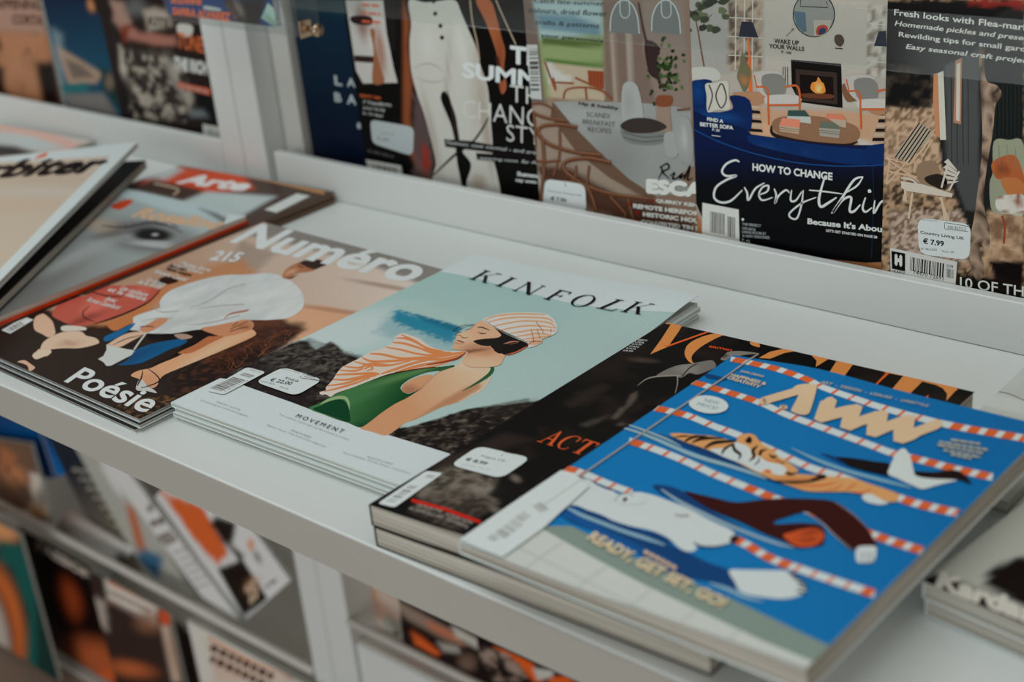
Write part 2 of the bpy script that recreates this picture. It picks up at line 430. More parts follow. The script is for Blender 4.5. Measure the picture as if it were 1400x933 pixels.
# ------------------------------------------------------------------ magazines
def slab(surf, t0, t1, nu=10, nv=10, inset=0.0, wav=None, hscale=(1, 1)):
    """closed block between heights t0 and t1 below/above the surface plane (units along the normal)"""
    us = np.linspace(inset / surf.lu, 1 - inset / surf.lu, nu); vs = np.linspace(inset / surf.lv, 1 - inset / surf.lv, nv)
    u, v = np.meshgrid(us, vs); uv = np.stack([u.ravel(), v.ravel()], 1)
    h = surf.hf(uv[:, 0], uv[:, 1]); b = surf.O + uv[:, :1] * surf.U + uv[:, 1:] * surf.V
    T1 = t1(uv[:, 0], uv[:, 1]) if callable(t1) else np.full(len(uv), t1)
    top = b + (h * hscale[1] + T1)[:, None] * surf.N; T0 = t0(uv[:, 0], uv[:, 1]) if callable(t0) else np.full(len(uv), t0)
    bot = b + (h * hscale[0] + T0)[:, None] * surf.N
    n = nu * nv; Fs = []
    for j in range(nv - 1):
        for i in range(nu - 1):
            a = j * nu + i; Fs.append((a, a + 1, a + nu + 1, a + nu)); Fs.append((n + a, n + a + nu, n + a + nu + 1, n + a + 1))
    edge = [i for i in range(nu)] + [j * nu + nu - 1 for j in range(1, nv)] + [(nv - 1) * nu + i for i in range(nu - 2, -1, -1)] + [j * nu for j in range(nv - 2, 0, -1)]
    for a, b_ in zip(edge, edge[1:] + edge[:1]): Fs.append((a, n + a, n + b_, b_))
    # bottom (index n..2n) was wound downwards
    return np.vstack([top, bot]), Fs
def magazine(name, label, surf, thick, group=None, cover_mat=None, pages=None, hb=1.0, spine='L', back_mat=None):
    """Empty + page_block + spine + back_cover; the front cover print is added by the caller"""
    TF = thick if callable(thick) else (lambda u, v: np.full_like(u, thick))
    cen = surf.O + .5 * surf.U + .5 * surf.V - surf.N * TF(np.array([.5]), np.array([.5]))[0]
    r = empty(name, cen, label, 'magazine', group)
    nu, nv = (44, 44) if surf.curved else (2, 2)
    ins = .0015
    V, Fs = slab(surf, lambda u, v: -TF(u, v) + .0012, -.0006, nu, nv, ins, hscale=(hb, 1)); mesh_obj('page_block', V, Fs, pages, r)
    V, Fs = slab(surf, lambda u, v: -TF(u, v), (lambda u, v: -TF(u, v) + .0011), nu, nv, 0, hscale=(hb, hb)); mesh_obj('back_cover', V, Fs, back_mat or cover_mat, r)
    # spine strip
    us = 0.0; vs = np.linspace(0, 1, 12); uv = np.stack([np.full(12, us), vs], 1)
    h = surf.hf(uv[:, 0], uv[:, 1]); b = surf.O + uv[:, :1] * surf.U + uv[:, 1:] * surf.V; un = surf.U / surf.lu
    P = []
    for off, hs in ((0.0, 1), (-TF(np.array([0.]), np.array([.5]))[0], hb)):
        for e in (0, .0013): P.append(b + un * e + (h * hs + off)[:, None] * surf.N)
    V = np.vstack(P); Fs = []
    for i in range(11):
        for a, b_ in ((0, 2), (2, 3), (3, 1), (1, 0)): Fs.append((a * 12 + i, a * 12 + i + 1, b_ * 12 + i + 1, b_ * 12 + i))
    Fs += [(0, 24, 36, 12), (11, 23, 47, 35)]
    mesh_obj('spine', V, Fs, cover_mat, r)
    return r
def cover_sheet(surf, parent, mat, name='front_cover', th=.0006):
    nu = 70 if surf.curved else 2
    V, Fs = slab(surf, -th, 0.0, nu, nu, 0); return mesh_obj(name, V, Fs, mat, parent)

def over(surf):
    """a print that lies just above everything printed on this cover so far"""
    p = Print(surf); p.off = LAST.get(id(surf), .0002) + (1.5e-4 if surf.curved else 4e-5); return p
# ================================================================== the setting
XL, XR = -4.9, .55
YF, YL = 1.0085, 1.938
m = MB(); m.box(XL, YF, -.066, XR, YL + .12, 0.0, .003); struct('trim_1', m, WHITE)                    # the display shelf board
EDGE = mat_plain('beige grey shelf edge', (169, 165, 158), .6, .2, 1, 8, .02)
m = MB(); m.box(XL, YF - .0015, -.066, XR, YF - .0002, -.0015, .0004); struct('trim_13', m, EDGE)
bpy.data.objects['trim_1'].name = 'shelf_board'
bpy.data.objects['shelf_board']['label'] = 'long white laminate display shelf that carries the magazine piles'
for nm, x0, x1 in (('baseboard_back_left', XL, -2.665), ('baseboard_back', -2.475, XR)):
    m = MB(); m.box(x0, YL, .0005, x1, YL + .02, .0865, .002); o = struct(nm, m, WHITE)
m = MB(); m.box(-2.664, YL + .001, -.0, -2.588, YL + .125, 1.6, .002); struct('trim_2', m, WHITE)
m = MB(); m.box(-2.585, YL + .001, -.0, -2.505, YL + .125, 1.6, .002); struct('trim_3', m, WHITE)
BACKP = mat_plain('white rack back panel', (205, 200, 192), .55, .25, 1, 5, .02)
m = MB(); m.box(XL, YL + .125, -.0, XR, YL + .15, 1.6); struct('wall_back', m, BACKP)
m = MB(); m.box(-2.502, YL + .06, .001, -2.44, YL + .124, 1.6, .002); struct('trim_4', m, WHITE2)
for i, (x0, x1) in enumerate(((XL, -2.666), (-2.437, XR))):
    m = MB(); m.box(x0, YL + .021, .0005, x1, YL + .124, .03); struct('trim_%d' % (5 + i), m, WHITE2)
# below the shelf
m = MB(); m.box(-2.672, YL - .0, -2.0, -2.588, YL + .45, -.067, .002); struct('trim_7', m, WHITE)
m = MB(); m.box(-2.585, YL - .0, -2.0, -2.485, YL + .45, -.067, .002); struct('trim_8', m, WHITE)
m = MB(); m.box(XL, YL + .45, -2.0, XR, YL + .48, -.067); struct('wall_back_lower', m, BACKP)
FLOORM = mat_plain('grey brown shop floor', (150, 132, 118), .6, .3, 1, 3, .15)
m = MB(); m.box(-7, -2.5, -2.06, 4, 4, -2.0); struct('floor', m, FLOORM)
WALLM = mat_plain('warm white shop wall', (214, 203, 190), .8, .2, 1, 3, .03)
m = MB(); m.box(-7, 3.9, -2.0, 4, 4.0, 4.6); struct('wall_far', m, WALLM)
# the tray shelves of the lower rack
m = MB(); m.box(XL, YL + .02, -1.60, -2.675, YL + .45, -1.58); struct('trim_9', m, WHITE2)
m = MB(); m.box(-2.482, YL + .02, -1.30, XR, YL + .45, -1.28); struct('trim_10', m, WHITE2)
RAILM = mat_plain('white metal rail', (226, 224, 218), .35, .5, 1, 10, .01)
m = MB(); m.tube([(XL, YL, -1.452), (-2.675, YL, -1.452)], .013, 10); m.tube([(-2.74, YL, -1.452), (-2.74, YL + .1, -1.5)], .008, 8); m.tube([(-4.2, YL, -1.452), (-4.2, YL + .1, -1.5)], .008, 8)
o = m.build('rack_rail', RAILM, smooth=True); o['label'] = 'white metal rail across the lower rack left of the white post'; o['category'] = 'rail'; o['group'] = 'lower rack rails'
m = MB(); m.tube([(-2.483, YL, -1.205), (XR, YL, -1.205)], .011, 10); m.tube([(-2.40, YL, -1.205), (-2.40, YL + .1, -1.28)], .008, 8); m.tube([(-1.2, YL, -1.205), (-1.2, YL + .1, -1.28)], .008, 8)
o = m.build('rack_rail', RAILM, smooth=True); o['label'] = 'white metal rail across the lower rack right of the white post'; o['category'] = 'rail'; o['group'] = 'lower rack rails'
m = MB(); m.box(-2.482, YL + .012, -2.0, XR, YL + .035, -1.285, .002); struct('trim_11', m, WHITE)

# ================================================================== magazines on the shelf
PG = mat_pages('page edges pale', (140, 142, 136), (190, 193, 188), .74, 800)
PGW = mat_pages('page edges warm', (118, 112, 102), (178, 174, 165), .80, 500)
PGN = mat_pages('page edges dark striped', (60, 52, 46), (190, 190, 184), .80, 900)
C_WHITE = mat_plain('white cover stock', (182, 190, 190), .4, .3, KH, 200, .01)
C_BLACK = mat_plain('black cover stock', (22, 18, 18), .35, .3, KH, 200, .05)
C_BLUE = mat_plain('blue cover stock', (0, 96, 150), .35, .3, KH, 200, .02)
C_BROWN = mat_plain('dark brown cover stock', (62, 46, 40), .4, .3, KH, 200, .05)
C_ORNG = mat_plain('orange red cover stock', (170, 52, 20), .4, .3, KH, 200, .05)

def quad(BR, TR, TL, hf=None, k=KH, BL=None):
    BR, TR, TL = map(np.array, (BR, TR, TL)); U = TR - TL; return Surf(BR - U, U, TR - BR, hf, k)

# ---- the journal with the swimmer in the striped headscarf (four copies)
kz = .032
KBL = pt(233.5, 550.4, 2, kz); KU = np.array([.490, .0146, 0]); KV_ = np.array([.0100, .701, 0])
ksurf = Surf(KBL, KU, KV_, lambda u, v: .0135 * sstep(u, .35, 1.0) * sstep(v, .72, 1.0) ** 1.3); ksurf.curved = True
names = ['topmost copy of the white-bordered journal with a swimmer in a striped headscarf',
         'second copy from the top under the journal with the swimmer in a striped headscarf',
         'third copy from the top in the pile of swimmer journals with white page edges',
         'bottom copy of the swimmer journal pile, lying on the white shelf']
for i in range(4):
    j = random.Random(i + 5); dx, dy = ((0, 0) if i == 0 else (j.uniform(-.002, .004), j.uniform(-.001, .004)))
    fl = Surf(KBL + np.array([dx, dy, -.0081 * i]), KU, KV_, k=KH)
    r = magazine('journal', names[i], fl, .0079, 'swimmer journals in a pile', C_WHITE, PG)
    if i == 0: kroot = r; cover_sheet(ksurf, r, C_WHITE, 'cover_stock')
    else: cover_sheet(fl, r, C_WHITE)
P = Print(ksurf)
K2 = lambda p: Z(420, 420, 4.667, p); K1 = lambda p: Z(600, 410, 7, p); K3 = lambda p: Z(260, 480, 6.665, p); K4 = lambda p: Z(380, 560, 5.385, p)
P.bg(190, 250, (160, 176, 173), [
    mG((430, 470), (720, 390), (168, 182, 180), (134, 164, 162)), mG((650, 380), (760, 600), (140, 168, 165), (162, 174, 172), .75),
    mE(480, 455, 90, 28, -12, (176, 186, 186), .6, .8),
    mP(K2([(480, 90), (560, 30), (700, 40), (985, 125), (960, 200), (930, 290), (820, 260), (700, 190), (560, 200), (420, 160)]), (120, 152, 158), 9, 7, 90, .8),
    mP(K2([(545, 60), (575, 12), (700, 50), (860, 90), (985, 128), (965, 165), (930, 225), (850, 205), (760, 165), (660, 140), (590, 110)]), (24, 112, 138), 4, 8, 110, .95),
    mP(K2([(700, 52), (860, 92), (985, 130), (950, 160), (860, 130), (750, 90)]), (2, 92, 118), 3, 2, 90, .9),
    mP(K2([(565, 8), (860, 86), (1000, 128), (1000, 60), (700, -30)]), (148, 172, 168), 1.2),
    mR([(352, 490), (395, 470), (421, 466), (432, 478), (452, 468), (462, 474), (470, 484), (494, 490), (520, 505), (560, 560), (520, 640), (330, 530), (298, 517)], (28, 24, 23), (78, 72, 66), 90, 2, 3, .42, .75, 3),
    mR([(352, 490), (421, 462), (500, 488), (500, 560), (330, 530)], (30, 27, 26), (96, 92, 84), 160, 2, 3, .45, .75, 8, .5),
    mR([(560, 640), (500, 600), (640, 560), (700, 553), (722, 549), (736, 547), (760, 555), (770, 620), (640, 700)], (26, 22, 21), (82, 74, 66), 110, 1.5, 3, .45, .78, 5),
    mR([(560, 640), (520, 600), (640, 560), (722, 545), (770, 620), (640, 700)], (26, 23, 22), (110, 98, 88), 150, 1.5, 2, .5, .8, 6, .5),
    mE(700, 560, 40, 10, -10, (40, 36, 34), .5, .5),
    mP(K3([(400, 90), (700, 120), (1200, 350), (1090, 540), (500, 320), (560, 150)]), (38, 32, 31), 6, 3, 60, .75),
])
# upper white margin and lower white panel
P.shape([(590, 372), (603, 372), (628, 376), (660, 383), (693, 393), (735, 404), (771, 413), (820, 421), (870, 425), (924, 427.5), (975, 424), (1000, 380), (760, 340), (640, 330), (580, 365)], (178, 187, 189), smooth=False)
P.shape([(215, 560), (298, 517.2), (310, 518.5), (320, 519.2), (333.5, 527.6), (400, 551), (460, 574), (540, 598), (614, 620.5), (616.5, 623), (560, 680), (233, 560)], (181, 189, 191), smooth=False)
P.shape([(228, 552), (352, 486), (353, 489), (300, 517.5), (236, 552)], (176, 184, 184), smooth=False)
# woman: body
P.shape(K2([(335, 770), (430, 705), (560, 615), (700, 530), (790, 450), (840, 415), (900, 395), (960, 368), (1010, 300), (1040, 230), (1120, 230), (1180, 260), (1190, 330), (1165, 420), (1110, 520), (1040, 560), (960, 610), (860, 640), (700, 715), (620, 745), (560, 790), (500, 822), (420, 800)]), (190, 144, 112),
        [mG((640, 500), (560, 560), (206, 164, 136), (182, 132, 98)), mE(650, 498, 24, 9, 0, (208, 172, 150), .8, .8), mE(680, 520, 18, 26, 20, (205, 165, 140), .6, .6),
         mP(K2([(700, 715), (860, 600), (1000, 520), (1100, 480), (1110, 520), (960, 610), (860, 640)]), (158, 110, 80), 3, amt=.85), mP(K2([(600, 540), (720, 470), (830, 420), (720, 530), (620, 560)]), (150, 104, 76), 2.5, amt=.7)])
P.shape(K2([(1110, 520), (1165, 430), (1185, 350), (1190, 330), (1195, 360), (1180, 430), (1130, 520), (1020, 585), (960, 610)]), (204, 168, 142))
# swimsuit
P.shape(K2([(15, 652), (80, 615), (140, 580), (200, 550), (300, 512), (420, 462), (540, 425), (640, 405), (760, 390), (880, 380), (940, 372), (915, 388), (850, 405), (760, 420), (690, 445), (640, 470), (600, 505), (600, 530), (640, 556), (690, 540), (730, 520), (640, 580), (560, 620), (470, 680), (400, 735), (338, 770), (270, 745), (160, 705)]), (22, 74, 40),
        [mG((470, 545), (520, 585), (60, 104, 62), (14, 62, 34)), mE(560, 512, 60, 4, -17, (86, 124, 78), .8, .7), mE(500, 590, 22, 12, 0, (14, 52, 34), .5, .7), mE(486, 545, 40, 7, -22, (62, 106, 66), .7, .7)])
P.stroke(K2([(85, 622), (130, 598), (190, 580), (240, 582), (262, 610), (268, 660)]), [1, 3.2, 4, 4.5, 3.5, 1], (132, 152, 112))
P.shape(K2([(85, 632), (140, 605), (215, 592), (258, 625), (270, 680), (268, 735), (160, 700), (40, 655)]), (18, 58, 34))
P.shape(K2([(604, 512), (640, 478), (700, 450), (760, 435), (800, 440), (760, 480), (700, 530), (650, 552), (612, 545)]), (184, 134, 100), [mE(560, 535, 12, 8, 0, (120, 80, 58), .7, .6)])
P.stroke(K1([(430, 608), (480, 622), (512, 660), (490, 710), (420, 765), (330, 820), (225, 878)]), [1, 3, 5, 5, 4, 2.5, .6], (38, 82, 50))
P.stroke(K1([(0, 682), (60, 662), (150, 640)]), [3.5, 3, 1], (40, 84, 52))
# scarf over the shoulder
P.shape(K2([(80, 545), (120, 535), (120, 515), (160, 470), (200, 410), (240, 375), (330, 330), (400, 290), (480, 265), (545, 230), (560, 195), (605, 170), (660, 182), (720, 205), (780, 250), (840, 272), (900, 282), (1020, 282), (1018, 300), (960, 335), (900, 362), (820, 385), (700, 402), (540, 425), (420, 465), (300, 512), (190, 550), (150, 575), (120, 560), (90, 562)]), (194, 178, 168), [mE(520, 500, 60, 12, -20, (205, 172, 152), .6, .6)])
for L, w in (([(600, 178), (680, 215), (760, 262), (870, 285)], 3), ([(565, 200), (640, 205), (720, 240), (800, 285), (920, 292)], 3), ([(545, 228), (620, 235), (720, 265), (820, 300), (960, 295)], 3), ([(500, 258), (600, 275), (700, 300), (820, 310), (1000, 288)], 2.6),
             ([(400, 300), (480, 305), (600, 330), (720, 325), (850, 318), (1010, 290)], 3), ([(350, 325), (420, 350), (560, 345), (700, 335), (860, 335), (1000, 300)], 3.2), ([(300, 350), (390, 370), (520, 375), (660, 345)], 2.6), ([(235, 380), (330, 390), (400, 365), (520, 370)], 2.6),
             ([(205, 405), (300, 410), (360, 395)], 2.6), ([(180, 435), (300, 430), (420, 425), (460, 430)], 3), ([(165, 465), (260, 465), (380, 440), (460, 432)], 2.8), ([(130, 505), (240, 490), (340, 460), (440, 440)], 2.6), ([(110, 540), (200, 520), (300, 490), (400, 455)], 2.4),
             ([(365, 400), (400, 378), (460, 372)], 3), ([(380, 410), (420, 395), (400, 380)], 2), ([(470, 430), (560, 400), (680, 360), (820, 330)], 3), ([(560, 420), (700, 380), (860, 350), (1010, 300)], 3.5), ([(640, 405), (780, 385), (900, 355)], 2)):
    P.stroke(K2(L), [w * .5] + [w] * (len(L) - 2) + [w * .5], (206, 118, 72))
P.stroke(K2([(760, 372), (880, 352), (960, 330), (1015, 292)]), [1, 2.4, 2.6, 1], (128, 58, 34)); P.stroke(K2([(420, 468), (540, 428), (700, 400), (820, 386)]), [.6, 1, 1, .6], (60, 30, 20))
# neck and face
P.shape(K1([(128, 462), (150, 430), (140, 408), (162, 388), (165, 350), (190, 325), (240, 312), (300, 285), (330, 265), (350, 235), (420, 205), (480, 240), (540, 280), (640, 340), (640, 520), (625, 560), (560, 640), (300, 650), (225, 590), (262, 540), (275, 505), (220, 492), (150, 480)]), (196, 150, 120),
        [mE(650, 478, 22, 8, -10, (150, 96, 68), .7, .6), mE(665, 485, 26, 8, 0, (190, 140, 108), .6, .5), mE(632, 462, 14, 7, 0, (208, 166, 138), .7, .7), mE(655, 497, 30, 8, 0, (206, 168, 142), .7, .5), mE(668, 482, 12, 5, -10, (164, 112, 84), .8, .6), mE(645, 481, 24, 2.2, -8, (104, 56, 40), .6, .8)])
P.shape(K1([(328, 405), (345, 394), (380, 386), (450, 378), (520, 374), (570, 366), (596, 352), (594, 336), (560, 300), (530, 274), (560, 286), (640, 334), (700, 360), (760, 388), (820, 405), (872, 424), (855, 450), (830, 462), (800, 468), (785, 488), (760, 492), (735, 510), (700, 522), (680, 535), (655, 528), (630, 534), (600, 520), (575, 522), (545, 505), (530, 492), (520, 472), (498, 460), (500, 447), (470, 450), (430, 446), (395, 440), (360, 425)]), (24, 20, 20), smooth=False)
P.stroke(K1([(370, 270), (420, 272), (490, 300)]), [1, 1.8, .5], (40, 28, 26)); P.stroke(K1([(375, 315), (410, 330), (455, 328)]), [.6, 1.6, .6], (36, 24, 22)); P.shape(K1([(385, 300), (420, 290), (460, 305), (430, 318), (395, 312)]), (188, 150, 122))
P.stroke(K1([(170, 350), (200, 345), (235, 370), (285, 365)]), [.5, .8, 1.2, .5], (120, 66, 48)); P.stroke(K1([(172, 395), (210, 405), (245, 418)]), [1, 1.8, .6], (92, 40, 34)); P.stroke(K1([(150, 410), (190, 428), (235, 425)]), [1, 1.5, .6], (176, 110, 90))
for L in ([(350, 240), (240, 250), (150, 285), (140, 305)], [(345, 250), (260, 262), (180, 300), (135, 305)], [(330, 262), (300, 280), (250, 295)], [(215, 318), (180, 320), (165, 350), (160, 370)]): P.stroke(K1(L), .45, (34, 28, 28))
P.stroke(K1([(620, 430), (690, 410), (770, 405)]), [.5, 1.6, .6], (168, 120, 96)); P.stroke(K1([(650, 425), (700, 430), (760, 415)]), .6, (150, 100, 78))
# cap
P.shape(K1([(422, 202), (500, 165), (600, 138), (750, 128), (900, 130), (1010, 138), (1070, 165), (1110, 210), (1132, 265), (1125, 320), (1080, 350), (990, 385), (985, 420), (920, 450), (860, 465), (850, 425), (760, 385), (640, 325), (540, 278)]), (188, 184, 180), [mE(745, 470, 22, 12, 20, (196, 162, 140), .6, .6)])
for L in ([(440, 200), (560, 160), (740, 143), (900, 145), (1020, 150)], [(470, 225), (600, 190), (760, 175), (930, 178), (1050, 190), (1100, 230)], [(520, 262), (620, 240), (780, 212), (940, 212), (1060, 230), (1120, 275)], [(590, 300), (680, 280), (820, 258), (980, 258), (1120, 280)], [(680, 330), (780, 315), (900, 295), (1020, 298), (1115, 305)], [(745, 360), (840, 345), (940, 330), (1080, 345)], [(810, 385), (900, 375), (980, 365), (1070, 352)], [(850, 408), (920, 400), (990, 400)], [(860, 430), (920, 430), (980, 415)]):
    P.stroke(K1(L), [1.3] + [2.0] * (len(L) - 2) + [1.2], (214, 140, 98))
P.stroke(K1([(440, 205), (540, 272), (660, 332), (850, 415)]), [.4, .6, 1, .6], (40, 26, 22))
for L in ([(880, 290), (900, 350), (910, 420)], [(930, 220), (990, 300), (1000, 330)], [(940, 290), (960, 350), (970, 380)], [(1075, 290), (1070, 320)], [(640, 535), (760, 500), (830, 460)], [(850, 440), (900, 410), (980, 410)]): P.stroke(K1(L), .9, (150, 72, 44))
P.stroke(K1([(660, 540), (740, 510), (800, 480), (850, 450)]), [.5, 1.6, 1.6, .5], (176, 92, 60))
# title letters
INK = (22, 20, 20)
for ch, bl, br, tl in (('K', (640, 382), (665, 388.5), (661.5, 370)), ('I', (675.5, 391), (686, 393.8), (697, 379.6)), ('N', (700, 398), (725, 405), (721, 386)), ('F', (742, 409.5), (762, 414.5), (763, 396.8)), ('O', (774, 417.5), (801, 422.5), (794, 403)), ('L', (813, 422), (838, 427), (841, 410)), ('K', (847, 427), (875, 431.5), (868, 413.5))):
    P.letters(SER[ch], bl, br, tl, INK)
P.text('M O V E M E N T', K3([(955, 610)])[0], K4([(468, 182)])[0], K3([(990, 583)])[0], (36, 32, 32), .0)
def grey(P, s, bl, br, up, c=(120, 128, 128), bold=0, res=2):
    bl, br = np.array(bl), np.array(br); P.text(s, bl, br, bl + np.array(up), c, bold, res)
grey(P, 'J E N N Y  S L A T E', K3([(235, 478)])[0], K3([(445, 553)])[0], (2.4, -1.6), (70, 72, 72))
grey(P, 'On growing up in love and laughter', K3([(90, 462)])[0], K3([(520, 612)])[0], (2.2, -1.8))
grey(P, 'Your anytime, slow-to-get-into fitness guide to motion', K3([(805, 592)])[0], K4([(515, 236)])[0], (2.2, -1.8))
grey(P, 'F E A T U R E S', K3([(918, 738)])[0], K3([(1090, 803)])[0], (2.4, -1.6), (80, 84, 84))
grey(P, 'Beauty, dance, Tina Frank and Indigenous', K3([(697, 690)])[0], K3([(1230, 890)])[0], (2.2, -1.8))
grey(P, 'M I S C E L L A N Y', K4([(655, 362)])[0], K4([(840, 415)])[0], (2.4, -1.6), (90, 94, 94))
grey(P, 'Nora Delphine, Martha Shaker, Sonja Karts', K4([(475, 330)])[0], K4([(965, 485)])[0], (2.2, -1.8))
P.build('front_cover', kroot)
# barcode box and price sticker (parts)
B = over(ksurf);
B.shape(rrect(K3([(150, 375), (310, 410), (695, 205), (520, 158)]), .1), (184, 191, 193), smooth=False)
B.barcode(K3([(175, 348), (455, 215), (290, 385)]), (48, 42, 40), 26, 4) if False else None
q = K3([(180, 345), (455, 235), (285, 385)]); B.barcode([K3([(180, 350)])[0], K3([(395, 250)])[0], K3([(290, 380)])[0]], (60, 52, 50), 22, 4); B.barcode([K3([(452, 230)])[0], K3([(495, 210)])[0], K3([(550, 258)])[0]], (60, 52, 50), 5, 2)
grey(B, '9 781941 815397', K3([(310, 380)])[0], K3([(520, 275)])[0], (1.4, .8), (90, 90, 90)); grey(B, 'ISSUE 36', K3([(545, 188)])[0], K3([(640, 213)])[0], (2, -1.2), (110, 112, 112))
B.build('barcode_label', kroot)
def sticker(surf, parent, corners, cut, lines, off=.0018, label=None):
    T = over(surf)
    T.shape(rrect(corners, .13), (183, 190, 192), smooth=False)
    for s, bl, br, up, c, b in lines: grey(T, s, bl, br, up, c, b)
    if cut:
        for L in cut: T.stroke(L, .7, (60, 50, 46), smooth=False)
    o = T.build('price_sticker', parent); return o
sticker(ksurf, kroot, K3([(590, 295), (965, 425), (1215, 275), (850, 158)]), [K3([(1045, 235), (1035, 222)]), K3([(1005, 262), (1015, 240)]), K3([(1060, 232), (1140, 254)]), K3([(1020, 262), (1200, 290)])],
        [('BRUNA MAGAZINES', K3([(838, 180)])[0], K3([(1000, 218)])[0], (1.2, -.9), (90, 90, 90), 0), ('Kinfolk', K3([(862, 268)])[0], K3([(985, 302)])[0], (3.4, -2.8), (40, 38, 38), .01), ('€ 22.00', K3([(722, 288)])[0], K3([(915, 328)])[0], (4.8, -4.6), (30, 28, 28), .02),
         ('ref 07-2020', K3([(638, 292)])[0], K3([(765, 325)])[0], (2.2, -1.8), (90, 90, 90), 0), ('Num 36', K3([(815, 345)])[0], K3([(890, 368)])[0], (2.2, -1.8), (90, 90, 90), 0), ('0900 817512', K3([(1035, 250)])[0], K3([(1160, 285)])[0], (1.6, -1.4), (90, 90, 90), 0)])

# ---- the fashion quarterly with the figure in the white shirt (three copies)
nz = .022
NTR = pt(607, 369, 2, nz); NTL = NTR + (pt(376, 308, 2, nz) - NTR) * 1.083; NBR = pt(190, 573, 2, nz)
ns = quad(NBR, NTR, NTL, k=KH)
lab = ['topmost copy of the sand-coloured fashion magazine with a figure in a white shirt', 'middle copy in the pile of white shirt fashion magazines', 'bottom copy of the white shirt fashion magazine pile, on the shelf']
for i in range(3):
    dx = (0, .004, -.002)[i]; dy = (0, -.004, -.010)[i]
    fl = Surf(ns.O + np.array([dx, dy, -.0073 * i]), ns.U, ns.V)
    r = magazine('fashion_magazine', lab[i], fl, .0071, 'white shirt fashion magazines in a pile', C_WHITE, PGN)
    cover_sheet(fl, r, C_BLACK if i else C_BLACK, 'cover_stock' if i == 0 else 'front_cover')
    if i == 0: nroot = r
P = Print(ns); N1 = lambda p: Z(60, 350, 4.664, p); N2 = lambda p: Z(300, 300, 4.375, p); N0 = lambda p: Z(0, 290, 2.258, p)
P.bg(170, 220, (186, 172, 160), [
    mG((520, 440), (420, 330), (190, 176, 164), (176, 164, 152)), mG((300, 520), (560, 380), (150, 104, 72), (190, 176, 166), .7),
    mP([(330, 320), (376, 300), (640, 372), (590, 395), (500, 360), (440, 345), (380, 330)], (112, 108, 104), 5, 0, amt=.95),
    mP([(330, 330), (380, 345), (350, 370), (310, 360)], (120, 108, 98), 6, 3, 40, .6), mE(530, 392, 50, 3, 10, (128, 104, 92), .8, .7),
    mP([(400, 420), (440, 418), (500, 432), (510, 445), (430, 470), (370, 460)], (188, 142, 110), 6, 2, 60, .9), mE(460, 425, 60, 3, 8, (150, 104, 80), .8, .7),
    mP([(250, 370), (330, 355), (360, 380), (300, 380), (220, 400), (170, 440), (140, 430), (200, 390)], (164, 112, 76), 6, 3, 50, .9),
    mP([(120, 430), (200, 400), (235, 385), (210, 420), (160, 450), (90, 460)], (172, 108, 66), 4, 2, 60, .9),
    mP([(0, 440), (60, 420), (110, 445), (160, 445), (200, 440), (330, 450), (352, 425), (420, 450), (350, 500), (230, 560), (180, 590), (-60, 500)], (26, 19, 17), 5, 4, 50, .97),
    mP([(250, 480), (330, 440), (370, 430), (410, 452), (350, 480), (290, 500)], (92, 52, 34), 6, 6, 90, .8), mR([(230, 520), (330, 450), (420, 440), (360, 500), (250, 560)], (24, 18, 16), (84, 50, 36), 120, 4, 5, .45, .75, 2, .6),
    mR([(120, 580), (165, 550), (240, 540), (235, 570), (180, 600)], (24, 18, 16), (120, 84, 54), 200, 3, 3, .45, .7, 4, .7),
])
for k in range(60):      # dry grass blades
    rr = random.Random(k); x = rr.uniform(300, 400); y = 505 - (x - 300) * .42 + rr.uniform(-6, 8); P.stroke([(x, y), (x + rr.uniform(-6, 8), y - rr.uniform(4, 9)), (x + rr.uniform(-14, 22), y - rr.uniform(9, 20))], [.9, .7, .3], rr.choice([(34, 22, 18), (70, 40, 28), (110, 66, 42)]), adv=(k % 15 == 0))
# second dancer in rose, lying figure
P.shape(N1([(50, 375), (110, 300), (200, 260), (270, 255), (300, 220), (380, 195), (480, 190), (600, 190), (700, 205), (740, 225), (700, 270), (620, 320), (500, 375), (400, 410), (310, 435), (200, 450), (120, 420)]), (166, 78, 66), [mE(130, 418, 20, 8, -20, (190, 100, 84), .7, .7), mE(190, 400, 14, 6, -20, (186, 100, 84), .7, .7), mE(115, 437, 24, 4, -20, (90, 36, 34), .7, .6)])
P.stroke(N1([(320, 435), (420, 405), (560, 350), (680, 285), (760, 190)]), [1, 2.5, 2.5, 2, 1], (30, 18, 18)); P.stroke(N1([(300, 230), (400, 255), (500, 262)]), [1, 2, 1], (60, 26, 24)); P.stroke(N1([(290, 320), (250, 360), (260, 395), (320, 420)]), [.8, 1.6, 1.6, .8], (50, 22, 22))
P.shape(N1([(700, 175), (780, 130), (860, 160), (780, 185)]), (44, 26, 20)); P.shape(N1([(410, 430), (520, 385), (590, 350), (720, 330), (740, 260), (800, 220), (760, 300), (600, 400), (470, 475), (420, 465)]), (168, 104, 62))
P.shape(N1([(-10, 370), (20, 385), (55, 420), (70, 470), (70, 500), (30, 520), (-10, 500), (-60, 470), (-60, 400)]), (190, 156, 132)); P.shape(N1([(-10, 560), (40, 520), (110, 490), (180, 480), (240, 485), (270, 510), (330, 525), (352, 555), (300, 575), (220, 590), (120, 590), (30, 600), (-20, 610)]), (196, 164, 142), [mE(95, 470, 14, 4, 0, (150, 100, 80), .7, .6)])
P.shape(N1([(110, 455), (150, 445), (260, 455), (265, 475), (190, 478), (120, 480)]), (186, 178, 168)); P.shape(N1([(-40, 600), (20, 590), (45, 610), (20, 640), (-40, 640)]), (190, 150, 126)); P.shape(Z(0, 470, 7.18, [(170, 180), (240, 165), (300, 200), (345, 240), (290, 270), (270, 220), (220, 195)]), (190, 150, 130)); P.shape(Z(0, 470, 7.18, [(320, 110), (400, 60), (490, 60), (500, 95), (430, 130), (350, 155)]), (204, 172, 152))
